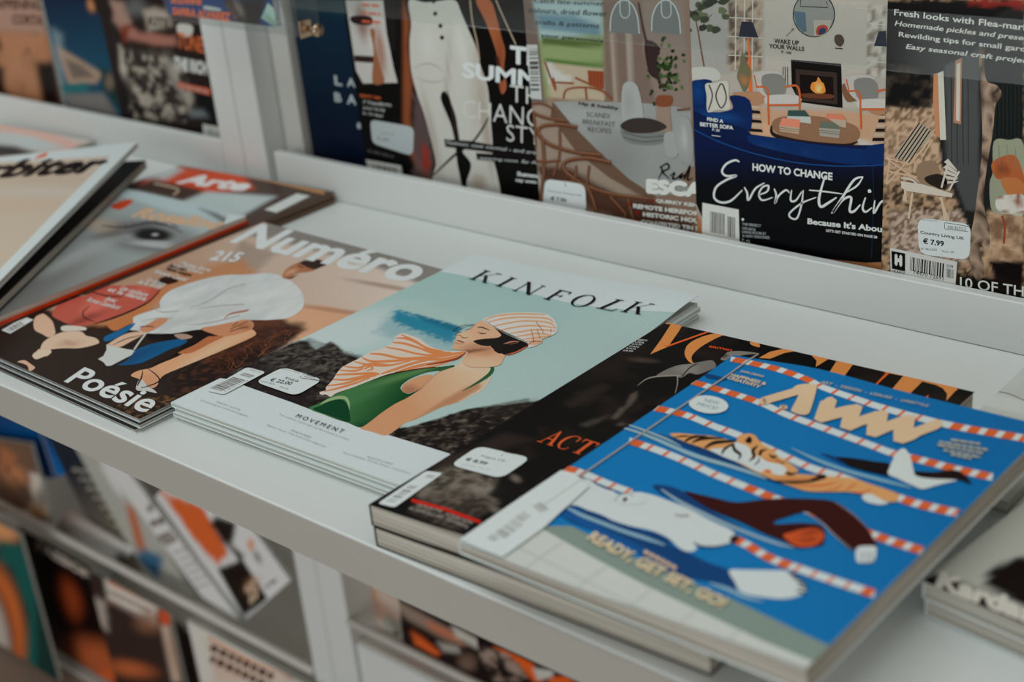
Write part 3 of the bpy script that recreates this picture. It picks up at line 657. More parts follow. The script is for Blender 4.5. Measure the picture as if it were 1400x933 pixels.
# white shirt figure
P.shape(N1([(570, 395), (620, 370), (700, 345), (740, 330), (740, 290), (780, 240), (860, 200), (980, 160), (1140, 125), (1290, 120), (1420, 110), (1500, 125), (1580, 165), (1640, 225), (1660, 290), (1640, 345), (1560, 395), (1440, 410), (1330, 410), (1260, 410), (1160, 440), (1040, 470), (940, 495), (800, 497), (660, 495), (600, 480), (545, 470), (570, 430)]), (180, 186, 186), [mR(None, (158, 160, 158), (192, 197, 197), 60, lo=.2, hi=.8, seed=3, asp=.35, amt=.55), mE(290, 430, 60, 6, -12, (164, 166, 164), .8, .6), mE(240, 440, 30, 4, -5, (160, 158, 154), .8, .5), mE(390, 400, 16, 20, 20, (190, 196, 196), .7, .5)])
for L in ([(930, 330), (1050, 290), (1180, 210), (1290, 180)], [(980, 340), (1120, 320), (1280, 310)], [(1150, 400), (1200, 365), (1300, 345)], [(700, 340), (760, 360), (860, 350)], [(620, 420), (720, 400), (820, 400)], [(900, 440), (1050, 430), (1250, 380)]): P.stroke(N1(L), [.4, 1.3] + [1.2] * (len(L) - 2), (140, 136, 132))
P.stroke(N1([(1150, 402), (1190, 372), (1290, 352), (1310, 340)]), [.5, 2, 2, .5], (150, 96, 70))
P.shape(N2([(375, 345), (390, 310), (420, 285), (470, 260), (520, 250), (580, 238), (650, 265), (600, 290), (540, 315), (460, 325), (430, 355), (400, 358)]), (150, 96, 68), [mE(398, 372, 8, 3, -20, (196, 152, 122), .7, .7), mE(425, 362, 10, 3, -15, (110, 62, 44), .7, .6)])
P.shape(N2([(480, 258), (560, 238), (650, 262), (600, 290), (560, 300), (500, 275)]), (46, 30, 26)); P.stroke(N2([(470, 275), (500, 290)]), 1.5, (40, 24, 20)); P.stroke(N2([(400, 350), (430, 352), (470, 330)]), [1, 2, .5], (92, 48, 34))
P.shape(N1([(610, 470), (660, 440), (720, 405), (790, 400), (770, 430), (700, 475), (650, 490)]), (176, 122, 92)); P.stroke(N1([(615, 455), (660, 450), (700, 455)]), 1.5, (90, 50, 36))
P.shape(N1([(385, 520), (470, 480), (580, 430), (550, 470), (490, 510), (400, 548)]), (8, 88, 132)); P.shape(N1([(510, 680), (560, 640), (590, 600), (700, 560), (860, 530), (940, 500), (900, 560), (800, 600), (700, 650), (600, 690), (470, 700)]), (6, 78, 120), [mE(185, 488, 30, 6, -25, (8, 56, 92), .7, .6)])
P.shape(N1([(700, 690), (820, 640), (900, 560), (1000, 540), (1050, 500), (1100, 520), (1160, 500), (1050, 560), (960, 620), (860, 650), (760, 700)]), (24, 18, 17)); P.shape(N1([(660, 500), (800, 500), (1020, 470), (1060, 520), (940, 545), (860, 530), (700, 540)]), (26, 19, 18))
P.shape(N1([(830, 505), (900, 500), (950, 520), (880, 535)]), (150, 126, 112)); P.shape(N1([(555, 765), (600, 735), (680, 718), (740, 690), (860, 640), (1000, 560), (1160, 510), (1306, 470), (1350, 490), (1330, 520), (1150, 600), (960, 680), (850, 725), (770, 760), (735, 795), (725, 825), (690, 845), (640, 810), (600, 785)]), (196, 142, 108), [mE(290, 480, 50, 6, -28, (212, 164, 134), .8, .7), mE(205, 522, 16, 10, -28, (176, 120, 90), .7, .6)])
P.shape(N1([(1000, 465), (1100, 445), (1200, 425), (1300, 410), (1340, 440), (1306, 480), (1160, 515), (1080, 500)]), (176, 120, 88), [mE(335, 447, 10, 4, 0, (120, 72, 50), .6, .6)])
for L in ([(1190, 470), (1250, 440), (1300, 420)], [(1185, 485), (1250, 465), (1306, 455)], [(1200, 450), (1240, 425)]): P.stroke(N1(L), 1.1, (90, 50, 36))
P.shape(N1([(855, 620), (960, 570), (1040, 520), (1080, 515), (1150, 515), (1060, 560), (940, 620)]), (160, 96, 62)); P.shape(N1([(415, 560), (520, 500), (620, 485), (640, 500), (560, 545), (480, 585), (425, 570)]), (196, 158, 136)); P.stroke(N1([(440, 570), (530, 530), (640, 505)]), [.6, 1.2, .6], (60, 34, 26))
P.stroke(N1([(655, 490), (610, 550), (575, 600)]), 2.4, (176, 174, 168), smooth=False)
P.shape(N1([(400, 565), (450, 580), (520, 595), (580, 605), (560, 635), (500, 665), (430, 702), (400, 705), (380, 680), (345, 660), (380, 640), (400, 600)]), (176, 178, 174), smooth=False)
P.shape(N1([(625, 790), (660, 830), (700, 855), (720, 878), (660, 865), (595, 860), (590, 830), (605, 800)]), (172, 172, 168)); P.stroke(N1([(630, 735), (622, 780), (595, 830)]), [1, 2, 1.6], (24, 18, 18)); P.stroke(N1([(665, 722), (720, 765), (735, 800), (680, 828), (620, 845)]), [.8, 1.6, 1.8, 1.4, 1], (24, 18, 18))
P.text('Numéro', N2([(52, 138)])[0], N2([(1130, 388)])[0], np.array(N2([(52, 138)])[0]) + (45.5, -25.5), (186, 193, 194), .028, 4)
P.text('Poésie', N1([(125, 805)])[0], (198, 566), np.array(N1([(125, 805)])[0]) + (29, -20), (186, 193, 194), .02, 4)
P.text('215', N2([(-68, 245)])[0], N2([(100, 258)])[0], np.array(N2([(-68, 245)])[0]) + (14, -13), (186, 190, 190), .03, 3)
for i, (t, a, b) in enumerate((('John Galliano', (800, 75), (1000, 125)), ('Marine Serre', (860, 60), (1050, 105)), ('Vincent Cassel', (690, 110), (900, 165)), ('Le désert', (650, 160), (760, 200)), ('de la mode', (590, 175), (740, 215)), ('Les couleurs', (480, 215), (650, 265)), ('et la danse', (400, 225), (640, 290)), ('Avec', (380, 285), (450, 300)), ('Romeo Castellucci', (268, 290), (470, 345)))):
    grey(P, t, N1([a])[0], N1([b])[0], (7, -5), (186, 184, 180), .02)
for i, (a, b) in enumerate((((770, 90), (930, 135)), ((790, 70), (900, 100)))): grey(P, 'Haute couture', N1([a])[0], N1([b])[0], (6, -4), (24, 20, 20), .02)
P.build('front_cover', nroot)
B = over(ns); B.shape([(2, 452), (34, 434), (46, 438), (14, 457)], (186, 190, 190), smooth=False); B.barcode([(8, 451), (28, 440), (14, 455)], (90, 84, 82), 12, 4); B.build('barcode_label', nroot)

# ---- newspaper magazine with orange masthead near the back ledge
az = .024
ATR = pt(457, 263, 2, az); AV = np.array([.004, .64, 0]); AU = np.array([.50, .036, 0])
as_ = Surf(ATR - AU - AV, AU, AV)
for i in range(2):
    fl = Surf(as_.O + np.array([.004 * i, -.003 * i, -.0121 * i]), as_.U, as_.V)
    r = magazine('news_magazine', ['dark-edged magazine with white lettering on an orange masthead, lying at the back ledge', 'lower copy under the orange masthead magazine at the back ledge'][i], fl, .0118, 'orange masthead magazines', C_BROWN, mat_pages('page edges brown', (70, 52, 44), (128, 108, 94), .8, 700))
    if i: cover_sheet(fl, r, C_BROWN)
    else: aroot = r
P = Print(as_); A0 = lambda p: Z(0, 180, 3.043, p)
P.bg(90, 100, (64, 48, 42), [mP(A0([(480, 140), (700, 140), (840, 160), (1000, 160), (1060, 240), (880, 260), (700, 220), (560, 220)]), (176, 62, 30), 4),
    mP(A0([(500, 120), (700, 130), (760, 160), (690, 200), (560, 200), (480, 200)]), (158, 174, 176), 6, amt=.9), mP(A0([(560, 240), (640, 200), (840, 245), (760, 285)]), (60, 42, 36), 3), mP(A0([(480, 260), (560, 245), (760, 290), (860, 250), (1150, 270), (1010, 350), (880, 330), (600, 330)]), (160, 172, 172), 4), mE(160, 270, 22, 9, 0, (150, 60, 36), .6, .8)])
P.text('Arte', A0([(725, 215)])[0], A0([(1010, 250)])[0], np.array(A0([(725, 215)])[0]) + (24, -13), (190, 196, 196), .05, 4)
P.stroke(A0([(1015, 180), (1180, 215), (1350, 255)]), 5, (160, 112, 70), smooth=False); P.stroke(A0([(640, 215), (740, 240), (720, 265)]), 3, (150, 130, 112))
P.shape(A0([(1100, 325), (1235, 258), (1290, 268), (1150, 338)]), (180, 184, 182), smooth=False)
P.build('front_cover', aroot)

# ---- magazine with the grey close-up of an eye
fz = .041
FTR = pt(337, 295.5, 2, fz); FTL = pt(164, 256, 2, fz); FR = pt(0, 433, 2, fz)
dv = (FTR - FR); dv /= np.linalg.norm(dv); du = (FTR - FTL); du /= np.linalg.norm(du)
fs = Surf(FTR - du * .48 - dv * .65, du * .48, dv * .65)
r = magazine('art_magazine', 'magazine with a huge grey close-up of an eye and a thin red spine', fs, .015, None, C_ORNG, mat_pages('page edges cream', (170, 160, 146), (196, 190, 180), .8, 500))
P = Print(fs)
P.bg(110, 150, (140, 144, 144), [mG((340, 300), (60, 420), (160, 172, 172), (104, 104, 102)), mP(A0([(480, 260), (620, 240), (880, 300), (1020, 350), (960, 380), (700, 330)]), (160, 174, 176), 5),
    mE(150, 312, 40, 10, 15, (186, 160, 132), .8, .6), mE(205, 325, 62, 19, 8, (70, 68, 68), .7, .9), mE(207, 324, 42, 12, 4, (134, 138, 138), .5, .85), mE(208, 321, 28, 9.5, 4, (22, 20, 20), .35, .97), mE(213, 336, 34, 3, 6, (160, 164, 164), .7, .7), mE(212, 332, 22, 3, 3, (160, 162, 162), .7, .7), mE(212, 321, 4, 2, 0, (150, 154, 154), .6),
    mP(A0([(830, 320), (900, 340), (960, 370), (940, 400), (860, 420), (930, 380)]), (56, 52, 50), 4, amt=.8), mE(110, 350, 60, 8, -25, (150, 154, 154), .8, .6), mE(60, 390, 70, 10, -32, (96, 94, 92), .8, .5), mE(165, 318, 40, 4, -10, (60, 58, 58), .9, .5)])
P.stroke(A0([(420, 390), (520, 400), (640, 378), (760, 420)]), [1, 3, 3, 1], (70, 66, 66))
for k in range(26):
    rr = random.Random(k); P.stroke([(165 + k * 3.2, 318 - 3 * math.sin(k / 8) - 6), (160 + k * 3.2 + rr.uniform(-6, 2), 310 - 5 * math.sin(k / 8) - 4)], [1.1, .3], (60, 56, 56), smooth=False, adv=k == 0)
P.text('Rosalind', A0([(540, 355)])[0], A0([(900, 410)])[0], np.array(A0([(540, 355)])[0]) + (22, -12), (188, 150, 116), .03, 3)
P.shape(A0([(460, 310), (520, 285), (555, 290), (500, 325)]), (172, 62, 34)); P.shape(A0([(950, 345), (1025, 352), (960, 392), (930, 385)]), (176, 184, 184), smooth=False)
P.build('front_cover', r)
PGR = bpy.data.materials['orange red cover stock']
m = MB(); b = fs.O + fs.U; e = fs.V; n_ = np.array([0, 0, 1.])
vv = [b + np.array([.001, 0, -.0155]), b + np.array([.001, 0, -.009]), b + e + np.array([.001, 0, -.009]), b + e + np.array([.001, 0, -.0155])]
vv += [v + np.array([.003, 0, 0]) for v in vv]; m.v = [tuple(v) for v in vv]; m.f = [(0, 1, 2, 3), (7, 6, 5, 4), (0, 4, 5, 1), (1, 5, 6, 2), (2, 6, 7, 3), (3, 7, 4, 0)]
m.build('spine_stripe', PGR, r)

# ---- black magazine and the beige one with the white border, turned, on top at the far left
BTR = pt(200, 219, 2, .060); BRp = pt(0, 410, 2, .060); dv = BTR - BRp; dv /= np.linalg.norm(dv); du = np.array([dv[1], -dv[0], 0])
bs = Surf(BTR - du * .60 - dv * .90, du * .60, dv * .90)
r = magazine('black_magazine', 'black-covered magazine turned askew under the beige white-bordered one', bs, .017, None, C_BLACK, PGW); cover_sheet(bs, r, C_BLACK)
TTR = pt(188.6, 194, 2, .105); TR2 = pt(0, 384.5, 2, .085); TT2 = pt(0, 214.5, 2, .120)
dv = TTR - TR2; dv /= np.linalg.norm(dv); du = TTR - TT2; du /= np.linalg.norm(du)
ts = Surf(TTR - du * .60 - dv * .88, du * .60, dv * .88)
r = magazine('culture_magazine', 'beige magazine with a white border and black italic title, top left', ts, .012, None, C_WHITE, PG)
P = Print(ts); T5 = lambda p: Z(0, 160, 6.36, p)
P.bg(60, 80, (182, 190, 190), [])
P.shape([(0, 222), (60, 219), (110, 216), (151, 213.5), (120, 245), (80, 285), (40, 327), (0, 368), (-60, 425), (-300, 420), (-300, 228)], (176, 162, 146), [mE(60, 245, 80, 12, 0, (170, 152, 134), .8, .6), mE(30, 280, 70, 12, -5, (176, 156, 136), .7, .5), mE(60, 262, 60, 8, 0, (176, 168, 158), .8, .7)], smooth=False)
P.text('Orbiter', (-92, 249), (128, 237), (-50, 222), (20, 20, 24), .045, 4)
P.shape(T5([(300, 365), (350, 330), (410, 310), (395, 345)]), (200, 92, 50))
P.build('front_cover', r)
# magazine at the very back left
s_ = Surf((-3.62, 1.42, .02), (.46, .03, 0), (-.03, .48, 0)); r = magazine('weekly_magazine', 'blurred pink and white magazine lying against the back ledge at far left', s_, .019, None, C_WHITE, PGW)
P = Print(s_); P.bg(60, 60, (170, 160, 156), [mP([(-20, 165), (60, 178), (115, 200), (90, 206), (0, 190)], (190, 150, 138), 5), mP([(-10, 178), (60, 190), (90, 200), (40, 208), (-10, 200)], (168, 176, 176), 4, 3, 30), mP([(-30, 196), (20, 200), (60, 212), (-30, 216)], (44, 42, 44), 4)]); P.build('front_cover', r)

# ---- thick black fashion monthly (two copies)
vz = .062
VTL = pt(910, 440.5, 2, vz); VTR = pt(1332.5, 535.7, 2, vz); VBL = pt(504, 690.5, 2, vz)
VU = VTR - VTL; VV = VTL - VBL
vh = lambda u, v: .008 * np.exp(-((u - .42) / .28) ** 2) * (1 - sstep(v, 0, .55)) - .001
vs = Surf(VBL, VU, VV, vh); vs.curved = True
vroot = magazine('fashion_monthly', 'upper of two thick black fashion monthlies with a large orange serif title', vs, .031, 'black fashion monthlies', C_BLACK, PGW, hb=.75)
vs2 = Surf(VBL + np.array([.003, .000, -.0325]), VU, VV, lambda u, v: vh(u, v) * .6); vs2.curved = True
r = magazine('fashion_monthly', 'lower of two thick black fashion monthlies, on the shelf edge', vs2, .0288, 'black fashion monthlies', C_BLACK, PGW, hb=.0); cover_sheet(vs2, r, C_BLACK)
P = Print(vs); P.off = .0004
V0 = lambda p: Z(880, 380, 7.178, p); V4 = lambda p: Z(880, 380, 2.692, p); V3 = lambda p: Z(860, 420, 2.593, p); V1 = lambda p: Z(500, 580, 5.185, p); V2 = lambda p: Z(760, 440, 4.664, p); VE = lambda p: Z(490, 400, 2.456, p)
P.bg(150, 190, (24, 19, 19), [mR(None, (18, 14, 14), (34, 28, 26), 26, lo=.5, hi=.85, seed=3),
    mR(V1([(330, 520), (500, 320), (620, 290), (940, 390), (900, 470), (840, 520), (720, 570), (560, 560)]), (58, 52, 46), (104, 97, 88), 120, 5, 3, .35, .7, 2), mE(650, 672, 30, 9, -5, (128, 120, 110), .8, .5),
    mP(V1([(460, 330), (560, 240), (800, 170), (620, 290), (500, 330)]), (52, 42, 38), 5, 4, 40, .7), mP(V1([(900, 200), (1180, 120), (1000, 60), (820, 140)]), (44, 36, 34), 6, 4, 40, .8), mP(V1([(940, 400), (1100, 300), (1348, 190), (1250, 400), (1000, 600), (740, 570), (880, 500)]), (16, 13, 14), 4, 3, 40, .9),
    mE(705, 655, 7, 4, 30, (110, 100, 90), .8, .8), mE(672, 684, 9, 3, 25, (120, 110, 100), .8, .8), mE(676, 697, 10, 4, 30, (112, 104, 94), .8, .7),
    mP(V2([(150, 660), (250, 620), (340, 600), (280, 640), (200, 680)]), (60, 54, 50), 3, 2, 80, .8), mP(V2([(360, 615), (400, 560), (440, 540), (480, 460), (515, 450), (510, 500), (440, 570), (400, 610), (380, 620)]), (78, 70, 64), 2.5, 2, 90, .9),
    mP(V2([(60, 520), (200, 440), (300, 400), (340, 420), (200, 520), (100, 560)]), (44, 36, 33), 6, 4, 50, .7), mE(845, 495, 50, 12, -25, (34, 28, 27), .8, .7), mE(880, 493, 18, 3, 5, (66, 54, 48), .8, .8), mP(V2([(380, 660), (420, 640), (450, 655), (420, 670)]), (70, 62, 58), 2, amt=.8),
    mR(VE([(170, 740), (330, 800), (480, 700), (330, 660), (200, 690)]), (50, 42, 38), (92, 82, 74), 150, 5, 3, .4, .7, 5, .8)])
# horse rider in grey
P.shape(V2([(640, 350), (700, 310), (780, 280), (860, 270), (940, 255), (1000, 250), (1020, 290), (960, 320), (900, 340), (850, 330), (800, 360), (740, 345)]), (104, 100, 96), [mE(940, 505, 14, 6, 0, (132, 128, 122), .8, .6)]); P.stroke(V2([(520, 410), (600, 360), (760, 345), (800, 350)]), [.6, 1.5, 2, 1], (128, 122, 114)); P.stroke(V2([(775, 350), (775, 400), (760, 460)]), [1.5, 1.2, .6], (134, 130, 124)); P.stroke(V2([(800, 355), (850, 300), (900, 270)]), [1, 1.6, 1], (30, 26, 26))
P.shape(V2([(1070, 220), (1100, 195), (1180, 190), (1290, 205), (1200, 215), (1120, 235), (1070, 250), (1050, 240)]), (116, 110, 104), [mE(990, 487, 5, 3, 0, (60, 54, 50), .7)])
OR = (216, 122, 66); OR2 = (206, 84, 40)
P.shape(V0([(275, 448), (385, 465), (335, 545), (240, 680), (65, 755), (170, 610)]), OR, smooth=False); P.shape(V0([(215, 446), (445, 464), (442, 473), (300, 464), (218, 456)]), OR, smooth=False); P.shape(V0([(180, 672), (240, 665), (690, 505), (706, 516), (245, 680)]), OR2, smooth=False); P.shape(V0([(642, 497), (772, 520), (762, 533), (640, 508)]), OR, smooth=False)
P.shape(V0([(500, 845), (460, 838), (425, 805), (402, 750), (412, 700), (440, 655), (520, 605), (650, 560), (800, 543), (920, 540), (1030, 565), (1110, 620), (1140, 685), (1045, 655), (1060, 600), (1010, 565), (900, 552), (780, 570), (650, 630), (540, 700), (472, 775), (480, 830)]), OR)
P.shape(V3([(460, 182), (500, 160), (560, 147), (620, 148), (680, 160), (722, 177), (662, 214), (665, 192), (640, 166), (595, 157), (550, 165), (500, 185)]), OR, smooth=False)
P.shape(V3([(742, 184), (798, 200), (752, 262), (700, 248)]), OR, smooth=False); P.shape(V3([(712, 177), (838, 206), (834, 212), (800, 206), (712, 184)]), OR, smooth=False); P.shape(V3([(874, 282), (868, 280), (912, 234), (922, 237)]), OR2, smooth=False)
P.shape(V3([(905, 226), (960, 238), (1165, 288), (1163, 298), (1040, 266), (985, 320), (925, 302), (972, 246), (905, 234)]), OR, smooth=False); P.shape(V3([(1070, 270), (1120, 280), (1166, 290), (1124, 335), (1128, 310), (1112, 290)]), OR, smooth=False); P.shape(V3([(1062, 312), (1060, 328), (1046, 326)]), OR2, smooth=False)
grey(P, 'BRITISH', V0([(640, 688)])[0], V0([(860, 728)])[0], (1.4, -2.6), (206, 70, 36), .03)
for i, t in enumerate(('SEPT', 'USA', '$10.99', 'CAN', '$10.99', '£4.99')):
    a = V2([(520 - i * 18.5, 124 + i * 13.5)])[0]; grey(P, t, a, (a[0] + 13, a[1] + 1.5), (1.6, -2.2), (170, 172, 170), .02)
for ch, i in (('A', 0), ('C', 1), ('T', 2), ('I', 3), ('V', 4)):
    a = np.array((734, 604.5)); d = np.array((63., 19.5)) / 2.9
    if ch in SER: P.letters(SER[ch], a + d * i, a + d * (i + 1) - (1, .2), a + d * i + (23, -16.5), (214, 84, 44))
P.stroke(V1([(325, 545), (560, 610), (815, 702)]), 4.6, (176, 34, 24), smooth=False)
for i, (a, b, t) in enumerate((((355, 588), (530, 636), 'FAITH IN THE'), ((560, 655), (750, 720), 'FUTURE NOW'), ((300, 608), (540, 680), 'ALL SHAPES BOLD AND'), ((570, 690), (720, 750), 'POWERFUL'))): grey(P, t, V1([a])[0], V1([b])[0], (4.2, -3.6), (136, 130, 122), .02)
P.build('front_cover', vroot)
B = over(vs); B.shape(rrect(V1([(85, 570), (205, 600), (550, 355), (430, 338)]), .1), (184, 190, 190), smooth=False)
for (a, b, c) in (((145, 555), (330, 430), (205, 562)), ((420, 385), (450, 365), (470, 392))): B.barcode(V1([a, b, c]), (130, 132, 132), 10, 4)
B.build('barcode_label', vroot)
sticker(vs, vroot, V1([(598, 298), (960, 395), (1175, 248), (800, 162)]), [V1([(965, 235), (972, 222)]), V1([(980, 205), (1060, 222)])], [('Vogue UK', V1([(805, 240)])[0], V1([(985, 282)])[0], (3.6, -2.8), (84, 86, 86), .01), ('€ 8.99', V1([(700, 265)])[0], V1([(850, 300)])[0], (5, -4), (70, 66, 64), .03), ('ref 09-2020   Num 09', V1([(672, 298)])[0], V1([(870, 335)])[0], (2, -1.6), (140, 144, 144), 0)])

# ---- the blue art magazine with the swimming animals
AO = pt(626.5, 741, 2, .089); ABR = pt(1103, 914, 2, .104); ATL = pt(1003, 487, 2, .089)
AU = ABR - AO; AV = ATL - AO
ah = lambda u, v: -.004 * np.exp(-((u - .35) / .3) ** 2) * (1 - sstep(v, 0, .2)) + .008 * np.exp(-((u - .30) / .22) ** 2) * sstep(v, .85, 1.0) - .003 * sstep(u, .6, 1) * sstep(v, .8, 1)
asf = Surf(AO, AU, AV, ah); asf.curved = True
AN = asf.N
aw = magazine('art_annual', 'bright blue magazine with animals swimming between striped lane ropes, topmost on the pile', asf, lambda u, v: .0165 + .015 * u, None, C_WHITE, PGW, hb=0.3, back_mat=C_WHITE)
cover_sheet(asf, aw, C_WHITE, 'cover_stock')
P = Print(asf); P.off = .0004
A1 = lambda p: Z(900, 560, 4.118, p); A2 = lambda p: Z(1000, 480, 3.5, p); A3 = lambda p: Z(620, 620, 4.667, p); A4 = lambda p: Z(780, 640, 3.182, p); A5 = lambda p: Z(700, 720, 3.333, p); A6 = V3
BLU = (0, 100, 156); DB = (0, 58, 104); WH = (180, 187, 187); OG = (212, 88, 46); PALE = (120, 152, 168)
P.bg(60, 80, BLU, [mG((900, 620), (1400, 640), (0, 104, 160), (0, 92, 146))])
P.shape(A5([(130, 0), (270, 0)]) + [(900, 778), (1000, 820), (1121, 878), (1400, 1000), (1400, 1100), (500, 1000), (500, 740), (761, 710)], (114, 128, 120), smooth=False)
P.shape([(735, 722), (745, 726), (800, 757), (880, 800), (960, 838), (1040, 876), (1110, 905), (1300, 1000), (900, 1050), (560, 900), (560, 740), (640, 700)], (174, 178, 172), smooth=False)
for L in ([(700, 745), (790, 790), (900, 845), (1060, 905)], [(670, 765), (760, 805), (880, 858), (980, 895)], [(770, 742), (700, 790)], [(830, 775), (765, 822)], [(890, 806), (840, 850)], [(950, 836), (905, 875)], [(1010, 862), (975, 900)]): P.stroke(L, 2.2, (156, 161, 156), smooth=False)
# bodies of the animals: shadows first
P.shape(A4([(0, 165), (20, 185), (100, 215), (200, 240), (330, 280), (420, 330), (500, 365), (600, 415), (700, 455), (725, 535), (640, 505), (550, 490), (450, 470), (330, 400), (250, 345), (120, 285), (0, 240), (-60, 200), (-90, 190), (-70, 150)]), DB)
P.shape(A3([(680, 400), (720, 370), (830, 420), (1000, 500), (1200, 600), (1400, 700), (1400, 760), (1150, 620), (900, 500)]), (0, 74, 130))
P.shape(A1([(-160, 120), (0, 140), (150, 190), (350, 265), (540, 355), (740, 435), (600, 400), (400, 320), (200, 240), (0, 160)]), DB); P.shape(A4([(358, 78), (430, 82), (500, 110), (560, 150), (640, 205), (760, 270), (560, 190), (400, 120)]), DB); P.shape(A6([(678, 522), (740, 535), (820, 575), (925, 605), (780, 570)]), DB)
P.shape(A6([(270, 238), (330, 250), (345, 262), (280, 255)]), DB)
# polar bear
P.shape([(760, 650), (775, 645), (790, 650), (805, 657), (820, 664), (835, 670), (845, 677), (856, 676), (868, 674), (880, 675), (896, 679), (912, 685), (940, 696), (970, 712), (1000, 726), (1004, 735), (997, 744), (981, 748), (956, 748), (948, 743), (953, 750), (948, 755), (938, 755), (928, 750), (912, 736), (888, 726), (860, 720), (833, 711), (808, 701), (785, 692), (760, 700), (735, 715), (720, 700), (735, 670)], WH)
P.stroke(A3([(690, 115), (780, 150), (860, 165), (920, 205), (1000, 235), (1050, 240)]), [.6, 2.4, 1.5, 1.6, 2.4, .8], DB)
P.shape(A3([(750, 332), (830, 360), (940, 395), (1010, 435), (930, 420), (820, 380)]), DB); P.shape(A3([(1200, 500), (1300, 515), (1400, 570), (1340, 570), (1260, 535)]), DB)
P.stroke(A3([(725, 352), (820, 400), (950, 450), (1080, 500), (1220, 545), (1350, 590)]), [3, 5, 5, 5, 5, 2], PALE)
P.shape(A4([(690, 450), (760, 447), (850, 449), (940, 452), (985, 480), (1020, 515), (1015, 550), (940, 573), (850, 568), (745, 545), (715, 500)]), WH); 
for L in ([(950, 462), (985, 472)], [(965, 480), (1010, 492)], [(985, 500), (1026, 512)], [(995, 520), (1032, 530)], [(985, 540), (1025, 550)]): P.stroke(A4(L), 3, (30, 30, 38), smooth=False)
P.stroke(A4([(605, 505), (680, 530), (760, 565), (840, 585)]), [2, 5, 5, 1.5], PALE)
# ropes
def rope(pts, w, nl, nr, long_=24, tick=24):
    q = np.array(crom([np.array(p, float) for p in pts], 10, closed=False)); L = np.concatenate([[0], np.cumsum(np.linalg.norm(np.diff(q, axis=0), axis=1))]); T = L[-1]
    at = lambda t: (np.interp(t, L, q[:, 0]), np.interp(t, L, q[:, 1])); wt = lambda t: np.interp(t, [0, T], w)
    P.stroke([at(t) for t in np.linspace(0, T, 30)], [wt(t) for t in np.linspace(0, T, 30)], WH, smooth=False); P.off += P.step
    t = 4
    while t < T - 3:
        lng = t < nl or t > T - nr; a = 15 if lng else 4; e = min(t + a, T)
        A, B_ = np.array(at(t)), np.array(at(e)); d = (B_ - A) / max(.1, np.linalg.norm(B_ - A)); n = np.array([-d[1], d[0]]) * wt(t) * .5; sk = d * 3
        mid = (A + B_) / 2; nn = np.array([-d[1], d[0]]) * wt((t + e) / 2) * .5
        P.shape([A - n + sk, mid - nn + sk, B_ - n + sk, B_ + n - sk, mid + nn - sk, A + n - sk], OG, smooth=False, adv=False); t += long_ if lng else tick
rope([(999, 492), (1034, 499), (1070, 508), (1106, 521), (1123, 530), (1171, 547), (1214, 561), (1286, 580), (1343, 591), (1403, 601)], (7, 10), 120, 105)
rope([(945, 523), (983, 534), (1037, 551), (1076, 568.5), (1130, 588), (1188, 609), (1219, 620.5), (1265, 632), (1303.5, 642), (1357, 654)], (7.5, 10), 100, 135)
rope([(894, 559), (937, 568.5), (976, 584), (1014, 598), (1060, 619), (1110.7, 642), (1149, 653), (1185, 667), (1240, 686), (1265, 693), (1309, 703)], (8, 11), 46, 170)
rope([(860, 604), (898.6, 616.7), (937, 632), (975.7, 649.5), (1014, 665), (1064.4, 685), (1120, 705), (1188.6, 731), (1220, 742), (1262, 755)], (9, 11), 14, 270)
rope([(770, 641), (795.7, 648), (834, 664), (864, 675)], (9, 9), 10, 0, 22, 22); rope([(998, 736), (1020, 746), (1053, 765), (1094, 780), (1141, 796), (1196, 814)], (11, 11.5), 95, 20)
P.shape([(836, 680), (850, 677), (868, 675), (880, 676), (880, 690), (850, 690)], WH)
P.shape(A3([(1082, 300), (1095, 288), (1112, 296), (1100, 312), (1085, 316)]), (60, 26, 22)); P.stroke(A3([(1030, 310), (1060, 275), (1110, 262), (1150, 280)]), 1.3, (120, 130, 124)); P.stroke(A4([(455, 208), (485, 213), (515, 211)]), 2, (132, 124, 120)); P.stroke(A4([(535, 325), (565, 345), (630, 348), (690, 335)]), [.8, 2, 1.6, 1], (44, 34, 32)); P.shape(A4([(695, 310), (715, 298), (735, 312), (715, 330), (700, 330)]), (44, 30, 28))
# gorilla
GO = (50, 20, 15)
P.shape(A4([(495, 107), (560, 120), (640, 138), (720, 155), (820, 145), (900, 138), (1050, 140), (1150, 153), (1230, 208), (1290, 268), (1332, 340), (1320, 352), (1245, 352), (1225, 365), (1180, 330), (1150, 298), (1100, 243), (1040, 202), (1000, 200), (930, 222), (885, 238), (900, 250), (1000, 245), (1080, 252), (1106, 280), (1100, 335), (1050, 350), (980, 352), (930, 325), (840, 290), (740, 240), (640, 200), (560, 155)]), GO)
P.shape(A4([(925, 298), (960, 285), (1010, 272), (1070, 268), (1100, 290), (1095, 322), (1050, 346), (985, 346), (950, 325)]), (176, 72, 36), [mE(1108, 730, 14, 2.5, -8, (92, 34, 24), .7, .8), mE(1105, 740, 14, 2, -5, (84, 30, 22), .7, .8)])
P.stroke(A4([(1025, 200), (1100, 250), (1150, 300), (1225, 362)]), [1, 1.5, 1.5, .6], (150, 140, 132)); P.stroke(A4([(1150, 155), (1230, 208), (1290, 265)]), [.5, 1.2, .8], (140, 110, 96))
P.stroke(A4([(395, 98), (480, 155), (600, 215), (700, 260), (800, 300), (900, 335), (970, 352)]), [2, 4.5, 5, 4.5, 4, 4, 1.5], (128, 152, 166))
P.shape(A4([(1245, 355), (1290, 345), (1328, 350), (1330, 380), (1318, 412), (1280, 420), (1245, 412)]), WH)
for x in (1268, 1290, 1310): P.stroke(A4([(x, 372), (x + 2, 422)]), 1.8, (110, 118, 124), smooth=False)
